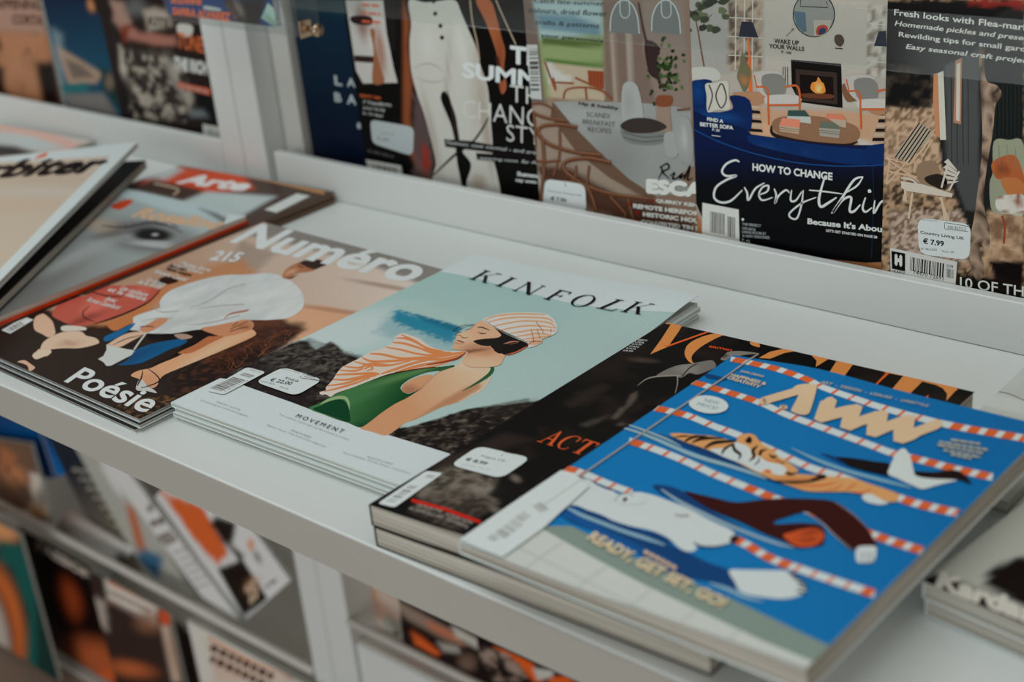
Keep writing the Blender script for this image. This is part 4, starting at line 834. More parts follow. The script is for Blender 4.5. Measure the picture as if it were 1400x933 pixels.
# orca
P.shape(A6([(735, 536), (800, 541), (870, 552), (925, 562), (930, 602), (860, 590), (790, 572), (755, 550)]), (24, 20, 22)); P.shape(A6([(1005, 588), (1080, 590), (1150, 582), (1185, 596), (1214, 632), (1160, 615), (1080, 614), (1010, 614)]), (30, 22, 24))
P.shape(A6([(918, 596), (925, 570), (938, 540), (955, 515), (970, 506), (985, 514), (1000, 545), (1008, 580), (1018, 603), (1070, 613), (1162, 618), (1120, 630), (1080, 640), (1040, 650), (1000, 635), (950, 612)]), (182, 188, 188))
P.stroke(A6([(575, 504), (640, 535), (700, 560), (780, 588), (850, 607), (920, 625), (1000, 645)]), [1, 3.5, 4.5, 4.5, 4.5, 4, 2], (110, 148, 168))
# lines beside the tiger
P.stroke(A1([(-250, 95), (-100, 140), (0, 180), (200, 265), (400, 325), (540, 370), (610, 400)]), [2, 3.5, 4.5, 5.5, 5, 4, 1.5], (128, 156, 168)); P.stroke(A1([(-240, 70), (-120, 110), (0, 155), (60, 180), (130, 215)]), [1, 2.5, 3, 3, 1], (128, 156, 168))
# tiger
TO = (222, 138, 88); TB = (32, 20, 18); TD = (206, 106, 58)
P.shape(A1([(65, 148), (120, 141), (200, 149), (300, 156), (430, 185), (450, 162), (500, 143), (545, 155), (578, 198), (640, 232), (662, 265), (720, 298), (785, 345), (778, 362), (755, 368), (900, 380), (1000, 388), (1100, 397), (1200, 430), (1290, 460), (1350, 488), (1335, 528), (1270, 520), (1150, 482), (1050, 472), (930, 472), (830, 466), (740, 437), (640, 400), (540, 355), (440, 303), (350, 266), (260, 228), (150, 190)]), TO)
P.shape(A1([(290, 232), (360, 226), (420, 214), (430, 188), (465, 200), (505, 216), (530, 258), (520, 288), (560, 268), (610, 300), (690, 318), (722, 345), (700, 378), (640, 368), (600, 347), (585, 362), (540, 350), (470, 312), (400, 288), (340, 262)]), WH)
P.shape(A1([(590, 255), (640, 240), (690, 290), (700, 315), (640, 305), (600, 285)]), TO); P.shape(A1([(1150, 490), (1200, 485), (1265, 520), (1300, 532), (1250, 546), (1180, 532), (1153, 515)]), WH); P.shape(A1([(600, 350), (622, 345), (640, 362), (615, 365)]), TD)
for L, w in (([(90, 165), (140, 158), (185, 160)], [.5, 1.5, .5]), ([(150, 187), (200, 163), (275, 158)], [1.6, 2.6, .5]), ([(190, 195), (250, 172), (370, 170)], [1, 3, .8]), ([(262, 226), (320, 195), (440, 186)], [1.6, 3.4, 2]), ([(360, 262), (368, 238), (400, 213), (430, 205)], [1, 2.2, 2, 1]), ([(418, 200), (432, 238), (462, 262), (452, 292)], [2, 3, 2.4, .6]),
             ([(510, 300), (540, 275), (533, 240), (560, 213)], [.6, 2.4, 3, 1]), ([(572, 268), (578, 245), (612, 233)], [2.4, 2.6, .6]), ([(540, 325), (565, 300), (568, 280)], [.5, 1.2, .5]), ([(655, 410), (750, 418), (850, 414), (905, 392), (945, 386)], [.8, 2.6, 2.4, 5, 3]), ([(720, 360), (735, 372), (770, 374)], [1, 3, 1]), ([(625, 262), (645, 278), (668, 270)], [1, 2.4, 1]), ([(660, 285), (690, 308), (715, 312)], [.5, 1.2, .5])):
    P.stroke(A1(L), [x * 1.5 for x in w], TB)
for L, w in (([(740, 430), (860, 440), (950, 432), (1010, 415)], [.5, 2, 2, .5]), ([(930, 468), (1000, 455), (1040, 425)], [.6, 1.6, .5]), ([(1050, 468), (1090, 440), (1120, 428)], [.6, 1.8, .5]), ([(1100, 474), (1160, 478), (1200, 455)], [1.5, 2, .5]), ([(655, 390), (800, 400), (900, 390)], [.5, 1.2, .5]), ([(600, 285), (650, 300), (700, 305)], [.5, 1.2, .5])): P.stroke(A1(L), [x * 1.5 for x in w], TD)
P.shape(A1([(490, 188), (512, 162), (528, 178), (518, 200)]), TB)
# logo and lettering
BE = (196, 164, 134)
def logo(L, w): P.stroke(A2(L), w, BE, smooth=False); [P.shape([(c[0] + w / 2 * math.cos(a) * 1.02, c[1] + w / 2 * math.sin(a) * .92) for a in np.linspace(0, 2 * math.pi, 14)[:-1]], BE, smooth=False, adv=False) for c in A2(L)]
logo([(150, 248), (365, 185)], 10.5); P.shape(A2([(300, 180), (345, 166), (400, 168), (408, 190), (378, 292), (360, 312), (325, 312), (290, 298), (288, 285), (320, 215), (260, 235)]), BE); logo([(240, 277), (258, 278)], 6)
logo([(468, 250), (425, 322), (590, 285), (560, 362), (718, 312), (678, 395), (840, 335), (812, 425), (985, 358)], 13.2)
P.shape(A2([(395, 335), (425, 250), (480, 226), (505, 245), (488, 300), (600, 262), (628, 275), (610, 325), (725, 292), (752, 305), (742, 350), (840, 318), (880, 320), (872, 378), (1005, 342), (1005, 355), (870, 435), (820, 452), (775, 440), (775, 385), (690, 422), (645, 410), (650, 355), (570, 390), (520, 375), (530, 325), (430, 352)]), BE, smooth=False)
grey(P, 'ART  -  DESIGN  -  LEISURE  -  LIFESTYLE', (1121, 526.5), (1268, 559), (3.2, -3.6), (158, 152, 138), .02); grey(P, 'EXPLORING', (1012, 511), (1043, 518.5), (2.5, -2.4), (178, 160, 136), .02)
grey(P, 'HAPPINESS &', (998, 516.5), (1046, 529.5), (3.4, -3.6), (184, 164, 138), .04); grey(P, 'CREATIVITY', (993, 520), (1038, 533.5), (3.4, -3.6), (184, 164, 138), .04)
P.shape([(968.8 + 27 * math.cos(a), 555.7 + 12.2 * math.sin(a) + 2.2 * math.cos(a)) for a in np.linspace(0, 2 * math.pi, 30)[:-1]], (182, 190, 190), smooth=False); grey(P, 'NEW', (962, 551.5), (982, 556.5), (3.2, -4), (120, 146, 150), .02); grey(P, 'PRICE!', (952, 556.5), (980, 563.5), (3.4, -4), (120, 146, 150), .02)
for i, (a, b) in enumerate((((1300, 604), (1340, 610)), ((1284, 607), (1350, 618)), ((1282, 611), (1346, 623)), ((1290, 618), (1340, 628)), ((1300, 624), (1328, 630)))): P.greek(a, b, 3.0, (150, 150, 138), (5, 12), 1.5, i)
P.text('READY, GET SET, GO!', (799, 742), (983, 838), (814, 729), (206, 172, 142), .035, 3); P.greek((881, 757), (926, 781), 5, (188, 160, 130), (6, 10), 1.6, 4)
P.build('front_cover', aw)
B = over(asf); B.shape([(626.5, 740), (763, 645), (785, 650), (806, 668), (745, 724), (686, 766), (660, 755)], (184, 192, 193), smooth=False); B.stroke([(800, 655), (760, 683), (735, 700)], 1.2, (150, 152, 150), smooth=False)
for (a, b, c) in (((268, 520), (390, 430), (330, 560)), ((390, 425), (450, 385), (440, 455)), ((505, 350), (560, 325), (560, 395)), ((215, 555), (250, 530), (262, 580))): B.barcode(A3([a, b, c]), (136, 138, 136), 9, a[0])
B.build('barcode_label', aw)
bandm = mat_plain('grey elastic band', (150, 147, 142), .6, .3, KH, 300, .05)
m = MB(); uvb = asf.uv([(1037, 486), (960, 539), (880, 594), (800, 649), (792, 655)]); uvb = np.array(crom(list(uvb), 5, closed=False)); m.tube(asf.to3(uvb, .0022), .0013, 8)
o = m.build('elastic_band', bandm, aw, smooth=True)
# ---- pale magazine and the grey cover at the right end
s_ = Surf((-.712, 1.50, .022), (.13, .0, 0), (.0, .385, 0)); r = magazine('pale_magazine', 'pale grey booklet at the back of the shelf behind the blue one, right end', s_, .021, None, C_WHITE, PGW)
P = Print(s_); P.bg(40, 40, (164, 168, 164), [mP([(1343, 552), (1360, 537), (1400, 548), (1420, 570), (1350, 556)], (176, 180, 176), 2), mE(1390, 520, 20, 8, -30, (172, 176, 172), .8, .6)]); P.stroke([(1358, 535), (1380, 539), (1405, 550)], 1.3, (110, 100, 92)); P.build('front_cover', r)
kb = np.array([-.588, 1.28, .048]); a_ = math.radians(-7); ku = np.array([math.cos(a_), math.sin(a_), 0]) * .47; kv = np.array([-math.sin(a_), math.cos(a_), 0]) * .60
kb = pt(1262, 795, 2, .048)
s_ = Surf(kb, ku, kv)
for i in range(2):
    fl = Surf(kb + np.array([.003 * i, .002 * i, -.0232 * i]), ku, kv)
    r = magazine('portrait_magazine', ['grey magazine with bold white lettering at its foot, cut by the right edge', 'lower copy under the grey magazine cut by the right edge'][i], fl, .0228, 'grey portrait magazines', C_WHITE, PGW)
    if i: cover_sheet(fl, r, C_WHITE)
    else: kr = r
P = Print(s_); P.bg(60, 70, (152, 152, 144), [mP([(1345, 800), (1352, 780), (1390, 762), (1500, 760), (1500, 860), (1400, 830)], (24, 18, 18), 4), mP([(1250, 800), (1268, 785), (1300, 790), (1400, 835), (1500, 880), (1450, 900), (1380, 870)], (34, 26, 24), 3), mE(1380, 620, 40, 30, 0, (160, 160, 152), .8, .5)])
P.text('Kardas', (1277, 803), (1412, 856), (1287, 780), (176, 172, 164), .06, 3); P.build('front_cover', kr)
# ================================================================== rack magazines (upright, behind the back ledge)
def upright(name, label, left_px, y, w, h, z0=.032, thick=.0095, group=None, spine=None, right_px=None, lean=.0, fin=None):
    if left_px is not None: x0 = pt(left_px[0], left_px[1], 1, y)[0]
    else: x0 = pt(right_px[0], right_px[1], 1, y)[0] - w
    s = Surf((x0, y, z0), (w, 0, 0), (0, lean, h), k=KV)
    r = magazine(name, label, s, thick, group, spine or C_WHITE, PG); return s, r
R2 = lambda p: Z(400, 0, 3.111, p); R3 = lambda p: Z(700, 0, 2.828, p); R4 = lambda p: Z(930, 0, 2.521, p); R5 = lambda p: Z(1190, 0, 2.221, p); L1 = lambda p: Z(0, 0, 4.242, p); L0 = lambda p: Z(0, 0, 2.979, p); L3 = lambda p: Z(280, 0, 7.778, p)
RG = 'magazines upright in the right rack bay'; LG = 'magazines upright in the left rack bay'
WT = (178, 184, 184)
C_NAVY = mat_plain('navy cover stock', (0, 34, 52), .4, .3, KV, 200, .03)
# navy
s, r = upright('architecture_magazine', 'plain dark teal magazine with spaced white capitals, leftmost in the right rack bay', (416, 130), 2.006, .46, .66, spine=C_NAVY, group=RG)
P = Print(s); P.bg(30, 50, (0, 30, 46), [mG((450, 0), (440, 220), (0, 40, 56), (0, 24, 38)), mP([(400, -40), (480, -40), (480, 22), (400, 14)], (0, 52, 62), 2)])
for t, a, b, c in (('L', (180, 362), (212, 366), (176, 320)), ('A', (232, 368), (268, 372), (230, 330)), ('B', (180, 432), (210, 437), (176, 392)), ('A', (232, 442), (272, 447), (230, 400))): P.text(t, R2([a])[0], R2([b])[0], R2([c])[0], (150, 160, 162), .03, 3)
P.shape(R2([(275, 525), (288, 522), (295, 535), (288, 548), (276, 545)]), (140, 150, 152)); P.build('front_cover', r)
# fashion, white overalls
s, r = upright('style_magazine', 'black style magazine with a figure in white dungarees and bold SUMMER lettering', (486, 120), 1.994, .50, .66, group=RG, spine=C_BLACK)
P = Print(s)
P.bg(80, 110, (20, 17, 18), [mP(R2([(470, 0), (500, 100), (490, 200), (510, 350), (500, 500), (520, 640), (600, 770), (560, 770), (490, 640), (470, 520)]), (130, 72, 46), 4, amt=.8),
    mP(R2([(510, 400), (560, 420), (600, 640), (600, 760), (510, 760), (520, 600)]), (84, 70, 70), 4, 6, 50, .8), mP(R2([(550, 600), (580, 640), (590, 700), (570, 740), (550, 700)]), (130, 44, 34), 3, 2, 60, .8), mP(R2([(360, 60), (440, 50), (440, 200), (400, 250)]), (34, 30, 32), 5, amt=.6)])
P.shape(R2([(225, 0), (385, 0), (400, 140), (430, 290), (447, 352), (300, 355), (270, 300), (245, 130)]), (164, 162, 158), [mE(495, 30, 8, 24, -10, (110, 74, 60), .7, .8), mE(508, 55, 6, 12, -10, (180, 176, 172), .7, .6), mE(520, 70, 6, 30, -8, (132, 84, 60), .6, .8)], smooth=False)
P.shape(R2([(250, 70), (330, 70), (335, 105), (260, 100)]), (40, 30, 30)); P.shape(R2([(262, 235), (345, 240), (345, 268), (265, 262)]), (44, 32, 30), smooth=False); P.shape(R2([(330, 130), (350, 130), (352, 200), (380, 300), (390, 350), (340, 350), (345, 220)]), (128, 84, 58))
for i, y in enumerate((20, 55, 90)): P.greek(R2([(295, y)])[0], R2([(375, y + 6)])[0], 3.2, (176, 82, 56), (6, 12), 2, i)
P.shape(R2([(495, 0), (560, 10), (620, 5), (690, 0), (720, 60), (750, 130), (780, 200), (800, 280), (830, 370), (840, 480), (850, 600), (850, 660), (870, 740), (885, 830), (860, 850), (800, 840), (760, 820), (740, 780), (760, 700), (720, 640), (705, 560), (690, 480), (650, 390), (630, 420), (670, 520), (690, 600), (700, 690), (720, 800), (710, 830), (600, 780), (610, 700), (600, 640), (580, 560), (555, 470), (530, 400), (505, 300), (498, 180), (505, 100)]), (166, 166, 160),
        [mE(660, 95, 14, 70, 4, (150, 142, 132), .8, .8), mE(612, 105, 3, 50, 3, (140, 134, 126), .8, .7), mE(590, 180, 5, 50, -12, (134, 122, 110), .8, .6), mE(585, 60, 10, 20, 0, (176, 176, 172), .8, .6), mE(665, 180, 5, 50, -8, (126, 112, 100), .8, .7), mE(630, 60, 6, 26, -12, (180, 180, 176), .8, .6), mE(655, 250, 10, 10, 0, (120, 92, 74), .8, .6)])
P.stroke(R2([(655, 385), (672, 440), (690, 540), (705, 600)]), [1, 2.4, 3, 1], (46, 34, 32))
for p in ((600, 5), (607, 58), (629, 110), (636, 160)): c = R2([p])[0]; P.shape([(c[0] + 3 * math.cos(a), c[1] + 3.2 * math.sin(a)) for a in np.linspace(0, 6.28, 10)[:-1]], (46, 34, 32), smooth=False, adv=False)
P.stroke(R2([(510, 290), (580, 270), (640, 300)]), [.5, 1.5, .5], (134, 128, 118)); P.stroke(R2([(520, 330), (590, 350), (650, 340)]), [.5, 1.5, .5], (134, 128, 118))
P.shape(R2([(780, 0), (840, 0), (870, 80), (890, 160), (905, 220), (900, 290), (910, 370), (890, 400), (875, 340), (870, 240), (850, 170), (820, 90)]), (140, 80, 52), [mE(684, 85, 5, 40, 0, (100, 52, 36), .8, .7)]); P.stroke(R2([(870, 240), (880, 300), (875, 360)]), 4, (62, 34, 30))
for L in ([(755, 0), (765, 90), (785, 180), (795, 260)], [(865, 0), (900, 80), (950, 190)]): P.stroke(R2(L), 1.8, (150, 134, 116))
P.stroke(R2([(840, 490), (800, 560), (760, 610), (690, 660), (600, 745)]), [1.5, 3, 3, 3.5, 2], (24, 19, 20)); P.shape(R2([(645, 592), (760, 600), (880, 622), (1010, 640), (1040, 665), (1010, 670), (900, 655), (650, 625)]), (24, 20, 22), smooth=False); P.shape(R2([(780, 650), (1030, 672), (1030, 700), (785, 680)]), (24, 20, 22), smooth=False)
def up(P, t, a, b, h, c=WT, bold=.0, f=R2, res=2, sk=0): a, b = f([a])[0], f([b])[0]; P.text(t, a, b, (a[0] + sk, a[1] - h), c, bold, res)
up(P, 'THE', (925, 270), (1130, 296), 25, bold=.035, res=3); up(P, 'SUMMER', (722, 330), (1200, 398), 22, bold=.035, res=3); up(P, 'THE', (925, 432), (1110, 455), 23, (170, 172, 168), -.004, res=3); up(P, 'CHANGE', (724, 500), (1110, 552), 25, (170, 172, 168), -.004, res=3); up(P, 'STYLE', (910, 600), (1150, 632), 23, (170, 172, 168), -.004, res=3)
up(P, 'Fashion: new normal - and are you', (655, 617), (1090, 668), 6, sk=1.5); up(P, 'wearing next. By Anna', (792, 680), (1080, 706), 5, sk=1.5); up(P, 'Summer', (955, 748), (1075, 762), 6, bold=.05); up(P, 'my own edit', (950, 776), (1090, 792), 6, bold=.05)
up(P, 'BEAUTY 2020', (288, 412), (375, 424), 4, (170, 84, 48), .03)
for i, (t, b) in enumerate((('7 Transform', 420), ('your body', 395), ('in 10 days', 385))): up(P, t, (300, 442 + i * 24), (b, 454 + i * 24), 5, (160, 162, 160), .02)
P.shape(rrect(R2([(340, 610), (512, 665), (518, 540), (330, 508)])), (150, 158, 160), smooth=False); up(P, 'Style UK', (375, 572), (435, 580), 4, (120, 124, 126), .02); up(P, '€ 6.99', (360, 596), (410, 604), 5, (110, 114, 116), .03)
P.greek(R2([(320, 640)])[0], R2([(430, 668)])[0], 3, (70, 68, 70)); P.shape(R2([(312, 678), (462, 705), (472, 755), (320, 725)]), (168, 170, 166), smooth=False); P.barcode(R2([(345, 735), (450, 750), (340, 700)]), (90, 84, 82), 12, 4)
P.build('front_cover', r)
# dining room
s, r = upright('country_homes_magazine', 'magazine showing wishbone chairs at a pale dining table', (727, 140), 1.983, .475, .66, group=RG)
P = Print(s)
P.bg(70, 100, (118, 96, 82), [
    mP(R3([(0, 0), (90, 0), (130, 400), (60, 400)]), (96, 84, 78), 3), mP(R3([(90, 0), (350, 0), (360, 380), (130, 380)]), (120, 134, 92), 2), mP(R3([(80, 0), (345, 0), (350, 130), (110, 150)]), (138, 158, 160), 3), mP(R3([(90, 50), (240, 60), (340, 100), (340, 140), (110, 110)]), (70, 104, 122), 4, amt=.8),
    mP(R3([(115, 140), (350, 160), (352, 185), (120, 175)]), (74, 88, 50), 2), mP(R3([(125, 225), (352, 245), (352, 262), (130, 240)]), (60, 94, 40), 2), mP(R3([(130, 240), (354, 262), (358, 390), (150, 380), (140, 320)]), (154, 142, 122), 2), mP(R3([(128, 245), (150, 240), (170, 270), (230, 300), (230, 320), (140, 320)]), (166, 166, 160), 2),
    mP(R3([(350, 0), (660, 0), (690, 400), (560, 400), (360, 390)]), (104, 88, 80), 2), mP(R3([(500, 0), (660, 0), (700, 460), (560, 400), (510, 200)]), (118, 104, 96), 3), mP(R3([(375, 120), (395, 120), (410, 400), (395, 400)]), (140, 128, 116), 2), mP(R3([(440, 120), (460, 120), (470, 400), (455, 400)]), (140, 130, 120), 2),
    mP(R3([(60, 640), (130, 690), (130, 800), (70, 790)]), (150, 146, 140), 3), mP(R3([(130, 400), (380, 660), (560, 780), (700, 860), (700, 930), (480, 860), (300, 800), (120, 700), (60, 560)]), (70, 48, 39), 4, 3, 30), mP(R3([(60, 410), (150, 400), (250, 540), (400, 690), (520, 770), (420, 760), (300, 700), (230, 650), (90, 640)]), (138, 124, 112), 5, 3, 30, .85)])
P.shape(R3([(158, 392), (300, 392), (520, 400), (690, 420), (705, 640), (640, 680), (700, 740), (560, 760), (450, 690), (330, 580), (230, 480)]), (128, 130, 128), [mE(840, 220, 30, 30, 0, (112, 112, 110), .8, .7), mE(800, 160, 50, 10, 5, (140, 144, 142), .8, .8)], smooth=False)
P.shape(R3([(158, 392), (230, 480), (330, 580), (450, 690), (560, 765), (530, 770), (380, 690), (250, 590), (148, 450)]), (92, 72, 60), smooth=False)
for x0 in (380, 540): P.shape(R3([(x0, 120), (x0 + 4, 60), (x0 + 25, 15), (x0 + 55, 0), (x0 + 85, 18), (x0 + 105, 65), (x0 + 112, 130), (x0 + 60, 128)]), (96, 100, 100)); P.stroke(R3([(x0, 120), (x0 + 4, 60), (x0 + 25, 15), (x0 + 55, 0), (x0 + 85, 18), (x0 + 105, 65), (x0 + 112, 130)]), 1.6, (160, 168, 168)); P.stroke(R3([(x0 + 38, 0), (x0 + 40, 55), (x0 + 60, 70), (x0 + 75, 50), (x0 + 72, 0)]), 1.6, (150, 156, 154))
for i in range(90):
    rr = random.Random(i); c = R3([(rr.gauss(592, 32), rr.gauss(270, 52))])[0]; P.shape([(c[0] + rr.uniform(1.2, 4) * math.cos(a), c[1] + rr.uniform(1.2, 4) * math.sin(a)) for a in np.linspace(0, 6.28, 6)[:-1]], rr.choice([(40, 54, 30), (56, 76, 42), (30, 40, 26), (72, 90, 54)]))
P.stroke(R3([(490, 10), (510, 120), (540, 230), (580, 340)]), [2, 3, 4, 3], (58, 40, 40)); P.shape(R3([(515, 160), (570, 180), (560, 240), (570, 300), (530, 280)]), (50, 38, 38))
P.shape(R3([(565, 370), (620, 372), (612, 420), (618, 500), (600, 520), (565, 512), (558, 440)]), (128, 110, 98)); P.shape(R3([(565, 370), (620, 372), (612, 410), (560, 408)]), (110, 64, 44))
P.shape(R3([(430, 330), (485, 330), (510, 470), (470, 480), (430, 470)]), (140, 144, 142), [mE(860, 140, 6, 16, 0, (124, 122, 118), .8, .6)])
P.shape(R3([(425, 490), (500, 515), (590, 510), (592, 545), (530, 560), (440, 545)]), (104, 106, 104)); P.stroke(R3([(430, 510), (510, 530), (590, 525)]), 1, (60, 58, 56)); P.stroke(R3([(432, 530), (510, 548), (585, 540)]), 1, (60, 58, 56)); P.shape(R3([(420, 485), (450, 462), (500, 455), (560, 465), (600, 490), (560, 510), (480, 515), (440, 505)]), (52, 46, 44))
P.shape(R3([(590, 520), (640, 515), (640, 600), (600, 600)]), (136, 138, 136)); P.shape(R3([(625, 470), (690, 465), (700, 620), (650, 610)]), (130, 132, 130), [mE(935, 190, 4, 16, 0, (160, 164, 164), .7, .7)])
P.shape(R3([(293, 272), (355, 276), (355, 345), (298, 330)]), (124, 62, 40), smooth=False)
for x in (305, 318, 331, 344): P.stroke(R3([(x, 278), (x + 2, 332)]), .7, (90, 40, 28), smooth=False)
for L in ([(128, 240), (150, 300), (170, 350)], [(170, 318), (240, 322)], [(245, 300), (290, 320), (350, 345)], [(200, 380), (215, 345), (290, 338), (350, 352), (390, 385)], [(160, 300), (170, 340)], [(285, 340), (290, 385)]): P.stroke(R3(L), 2.4, (120, 66, 42))
BR_ = (82, 52, 38)
for L, w in (([(65, 405), (110, 400), (150, 415), (165, 440)], 3), ([(68, 430), (130, 455), (210, 468)], 4.5), ([(85, 430), (90, 560), (75, 780)], 4), ([(255, 492), (180, 482), (115, 490), (105, 520), (150, 560), (250, 590), (350, 600)], 5.5), ([(120, 540), (125, 650), (110, 780)], 5), ([(185, 500), (185, 600), (160, 680)], 3.5), ([(385, 630), (290, 612), (210, 625), (205, 660), (270, 710), (380, 750), (530, 770)], 6), ([(240, 690), (300, 740), (330, 830)], 5), ([(250, 640), (240, 700), (200, 700)], 3.5), ([(300, 640), (290, 720)], 3.5), ([(70, 620), (130, 625), (190, 620)], 4), ([(380, 760), (440, 830), (420, 850)], 4), ([(450, 770), (470, 850)], 4), ([(640, 425), (690, 420)], 3)):
    P.stroke(R3(L), w, BR_); P.stroke([(x, y - w * .25) for x, y in R3(L)], w * .3, (122, 86, 66))
P.shape(R3([(50, 172), (100, 172), (118, 385), (70, 380)]), (160, 164, 162), smooth=False); P.barcode(R3([(75, 350), (68, 190), (108, 350)]), (70, 66, 64), 14, 5)
up(P, 'Catch late-summer', (85, 10), (355, 22), 6, (40, 44, 48), .0, R3, 2, 1.5); up(P, 'colours, dried flower', (65, 50), (368, 66), 8, (44, 48, 52), .0, R3, 2, 1.5); up(P, 'crafts & patterns', (90, 98), (335, 114), 8, (44, 48, 52), .0, R3, 2, 1.5); up(P, 'your perennials', (110, 145), (352, 168), 6, (30, 50, 50), .01, R3, 2, 1.5)
up(P, 'Hip & healthy', (258, 408), (412, 428), 5.5, (40, 34, 32), .02, R3, 2, 1); up(P, 'SCANDI', (290, 450), (378, 458), 6.5, (84, 82, 80), -.005, R3); up(P, 'BREAKFAST', (275, 478), (400, 490), 6.5, (84, 82, 80), -.005, R3); up(P, 'RECIPES', (295, 508), (385, 516), 6.5, (84, 82, 80), -.005, R3)
def script(P, L, w, c, f, adv=True): P.stroke(f(L), w, c, adv=adv)
for L in ([(575, 640), (582, 660), (568, 690)], [(572, 650), (600, 632), (608, 650), (585, 665), (610, 690)], [(612, 680), (630, 668), (622, 690), (640, 688), (660, 670), (650, 690), (672, 676), (668, 692), (690, 640), (680, 694), (700, 688)], [(720, 672), (724, 694), (740, 676), (760, 680)]): P.stroke(R3(L), [1.2] + [2.1] * (len(L) - 2) + [1], (24, 22, 24))
up(P, 'ESCAPES', (520, 748), (890, 778), 21, (186, 188, 184), .07, R3, 3); up(P, 'QUIRKY KENT', (558, 784), (740, 806), 6, (176, 176, 172), .06, R3); up(P, 'REMOTE HEREFORDSHIRE', (470, 804), (830, 848), 6.5, (176, 176, 172), .06, R3); up(P, 'HISTORIC HOUSES', (508, 836), (775, 870), 6.5, (176, 176, 172), .06, R3); up(P, 'CONVERTED TIN SHEDS', (500, 866), (790, 902), 6.5, (176, 176, 172), .06, R3)
for p in ((545, 775), (458, 788), (490, 822), (487, 852)): c = R3([p])[0]; P.shape([(c[0] + 2.3 * math.cos(a), c[1] + 2.3 * math.sin(a)) for a in np.linspace(0, 6.28, 8)[:-1]], (120, 30, 26), smooth=False, adv=False)
P.build('front_cover', r)
o = sticker(s, r, R3([(120, 795), (290, 828), (285, 712), (130, 690)]), [R3([(210, 722), (206, 706)])], [('Country Homes UK', R3([(140, 742)])[0], R3([(272, 762)])[0], (0, -3.5), (96, 96, 96), .01), ('€ 7.99', R3([(152, 774)])[0], R3([(212, 784)])[0], (0, -6), (60, 58, 58), .03), ('ref 08-2020', R3([(146, 798)])[0], R3([(245, 815)])[0], (0, -3), (120, 120, 120), 0)])
# sofa living room
s, r = upright('interiors_magazine', 'magazine with a royal blue curved sofa and a white handwritten title word', (949, 185), 1.972, .48, .66, group=RG)
P = Print(s); SOF = (10, 36, 74); SOD = (8, 18, 36)
P.bg(80, 110, (150, 144, 136), [mP(R4([(20, 0), (160, 0), (170, 260), (40, 240)]), (140, 138, 134), 2), mR(R4([(165, 0), (285, 0), (285, 250), (165, 240)]), (74, 60, 50), (150, 132, 116), 110, 2, 0, .35, .65, 4), mP(R4([(285, 0), (650, 0), (640, 370), (400, 370), (285, 280)]), (158, 152, 144), 2), mR(R4([(648, 20), (710, 30), (708, 260), (645, 260)]), (110, 98, 88), (170, 164, 156), 110, 2, 0, .3, .6, 5),
    mP(R4([(160, 320), (330, 380), (560, 380), (710, 400), (710, 600), (200, 500)]), (168, 134, 108), 3), mE(1040, 178, 60, 10, 6, (188, 150, 120), .8, .6), mP(R4([(50, 720), (110, 820), (400, 890), (700, 900), (740, 960), (0, 960)]), (146, 98, 62), 3), mP(R4([(600, 480), (700, 500), (700, 520), (620, 500)]), (176, 176, 172), 2)])
for x in (192, 222, 250): P.stroke(R4([(x, 0), (x - 2, 240)]), 1.6, (168, 168, 162), smooth=False)
for y in (60, 125, 190): P.stroke(R4([(165, y), (285, y + 6)]), 1.4, (168, 168, 162), smooth=False); P.stroke(R4([(648, y + 20), (710, y + 26)]), 1.2, (168, 168, 162), smooth=False)
P.stroke(R4([(52, 60), (62, 110), (72, 170), (84, 238)]), [1.5, 2, 2.2, 2], (92, 64, 44)); P.stroke(R4([(62, 110), (90, 70), (110, 50)]), 1.2, (92, 64, 44))
for i in range(30):
    rr = random.Random(i + 40); c = R4([(rr.uniform(10, 160), rr.uniform(-10, 110))])[0]
    if rr.random() < .9: P.shape([(c[0] + rr.uniform(4, 8) * math.cos(a), c[1] + rr.uniform(3, 6) * math.sin(a)) for a in np.linspace(0, 6.28, 7)[:-1]], rr.choice([(44, 52, 36), (62, 70, 48), (84, 90, 66), (34, 40, 30)]))
P.off += P.step
P.shape(R4([(35, 235), (120, 235), (135, 275), (40, 275)]), (164, 164, 158))
# mirror
P.shape([(R4([(461, 50)])[0][0] + 29 * math.cos(a), R4([(461, 50)])[0][1] + 31 * math.sin(a)) for a in np.linspace(0, 6.28, 30)[:-1]], (32, 28, 28), smooth=False); P.shape([(R4([(461, 50)])[0][0] + 27.6 * math.cos(a), R4([(461, 50)])[0][1] + 29.6 * math.sin(a)) for a in np.linspace(0, 6.28, 30)[:-1]], (122, 122, 118), smooth=False)
P.shape(R4([(390, 38), (432, 42), (436, 108), (425, 112), (402, 88)]), (70, 90, 104), smooth=False); P.shape(R4([(460, 68), (522, 70), (515, 100), (490, 122), (462, 124)]), (150, 142, 132), smooth=False); P.shape(R4([(470, 100), (480, 88), (500, 86), (510, 100), (492, 118), (472, 120)]), (150, 50, 36)); P.shape(R4([(478, 106), (488, 96), (500, 98), (500, 112), (482, 120)]), (26, 40, 70)); P.stroke(R4([(415, 0), (415, 22), (510, 26), (505, 5)]), 1.2, (30, 28, 28), smooth=False)
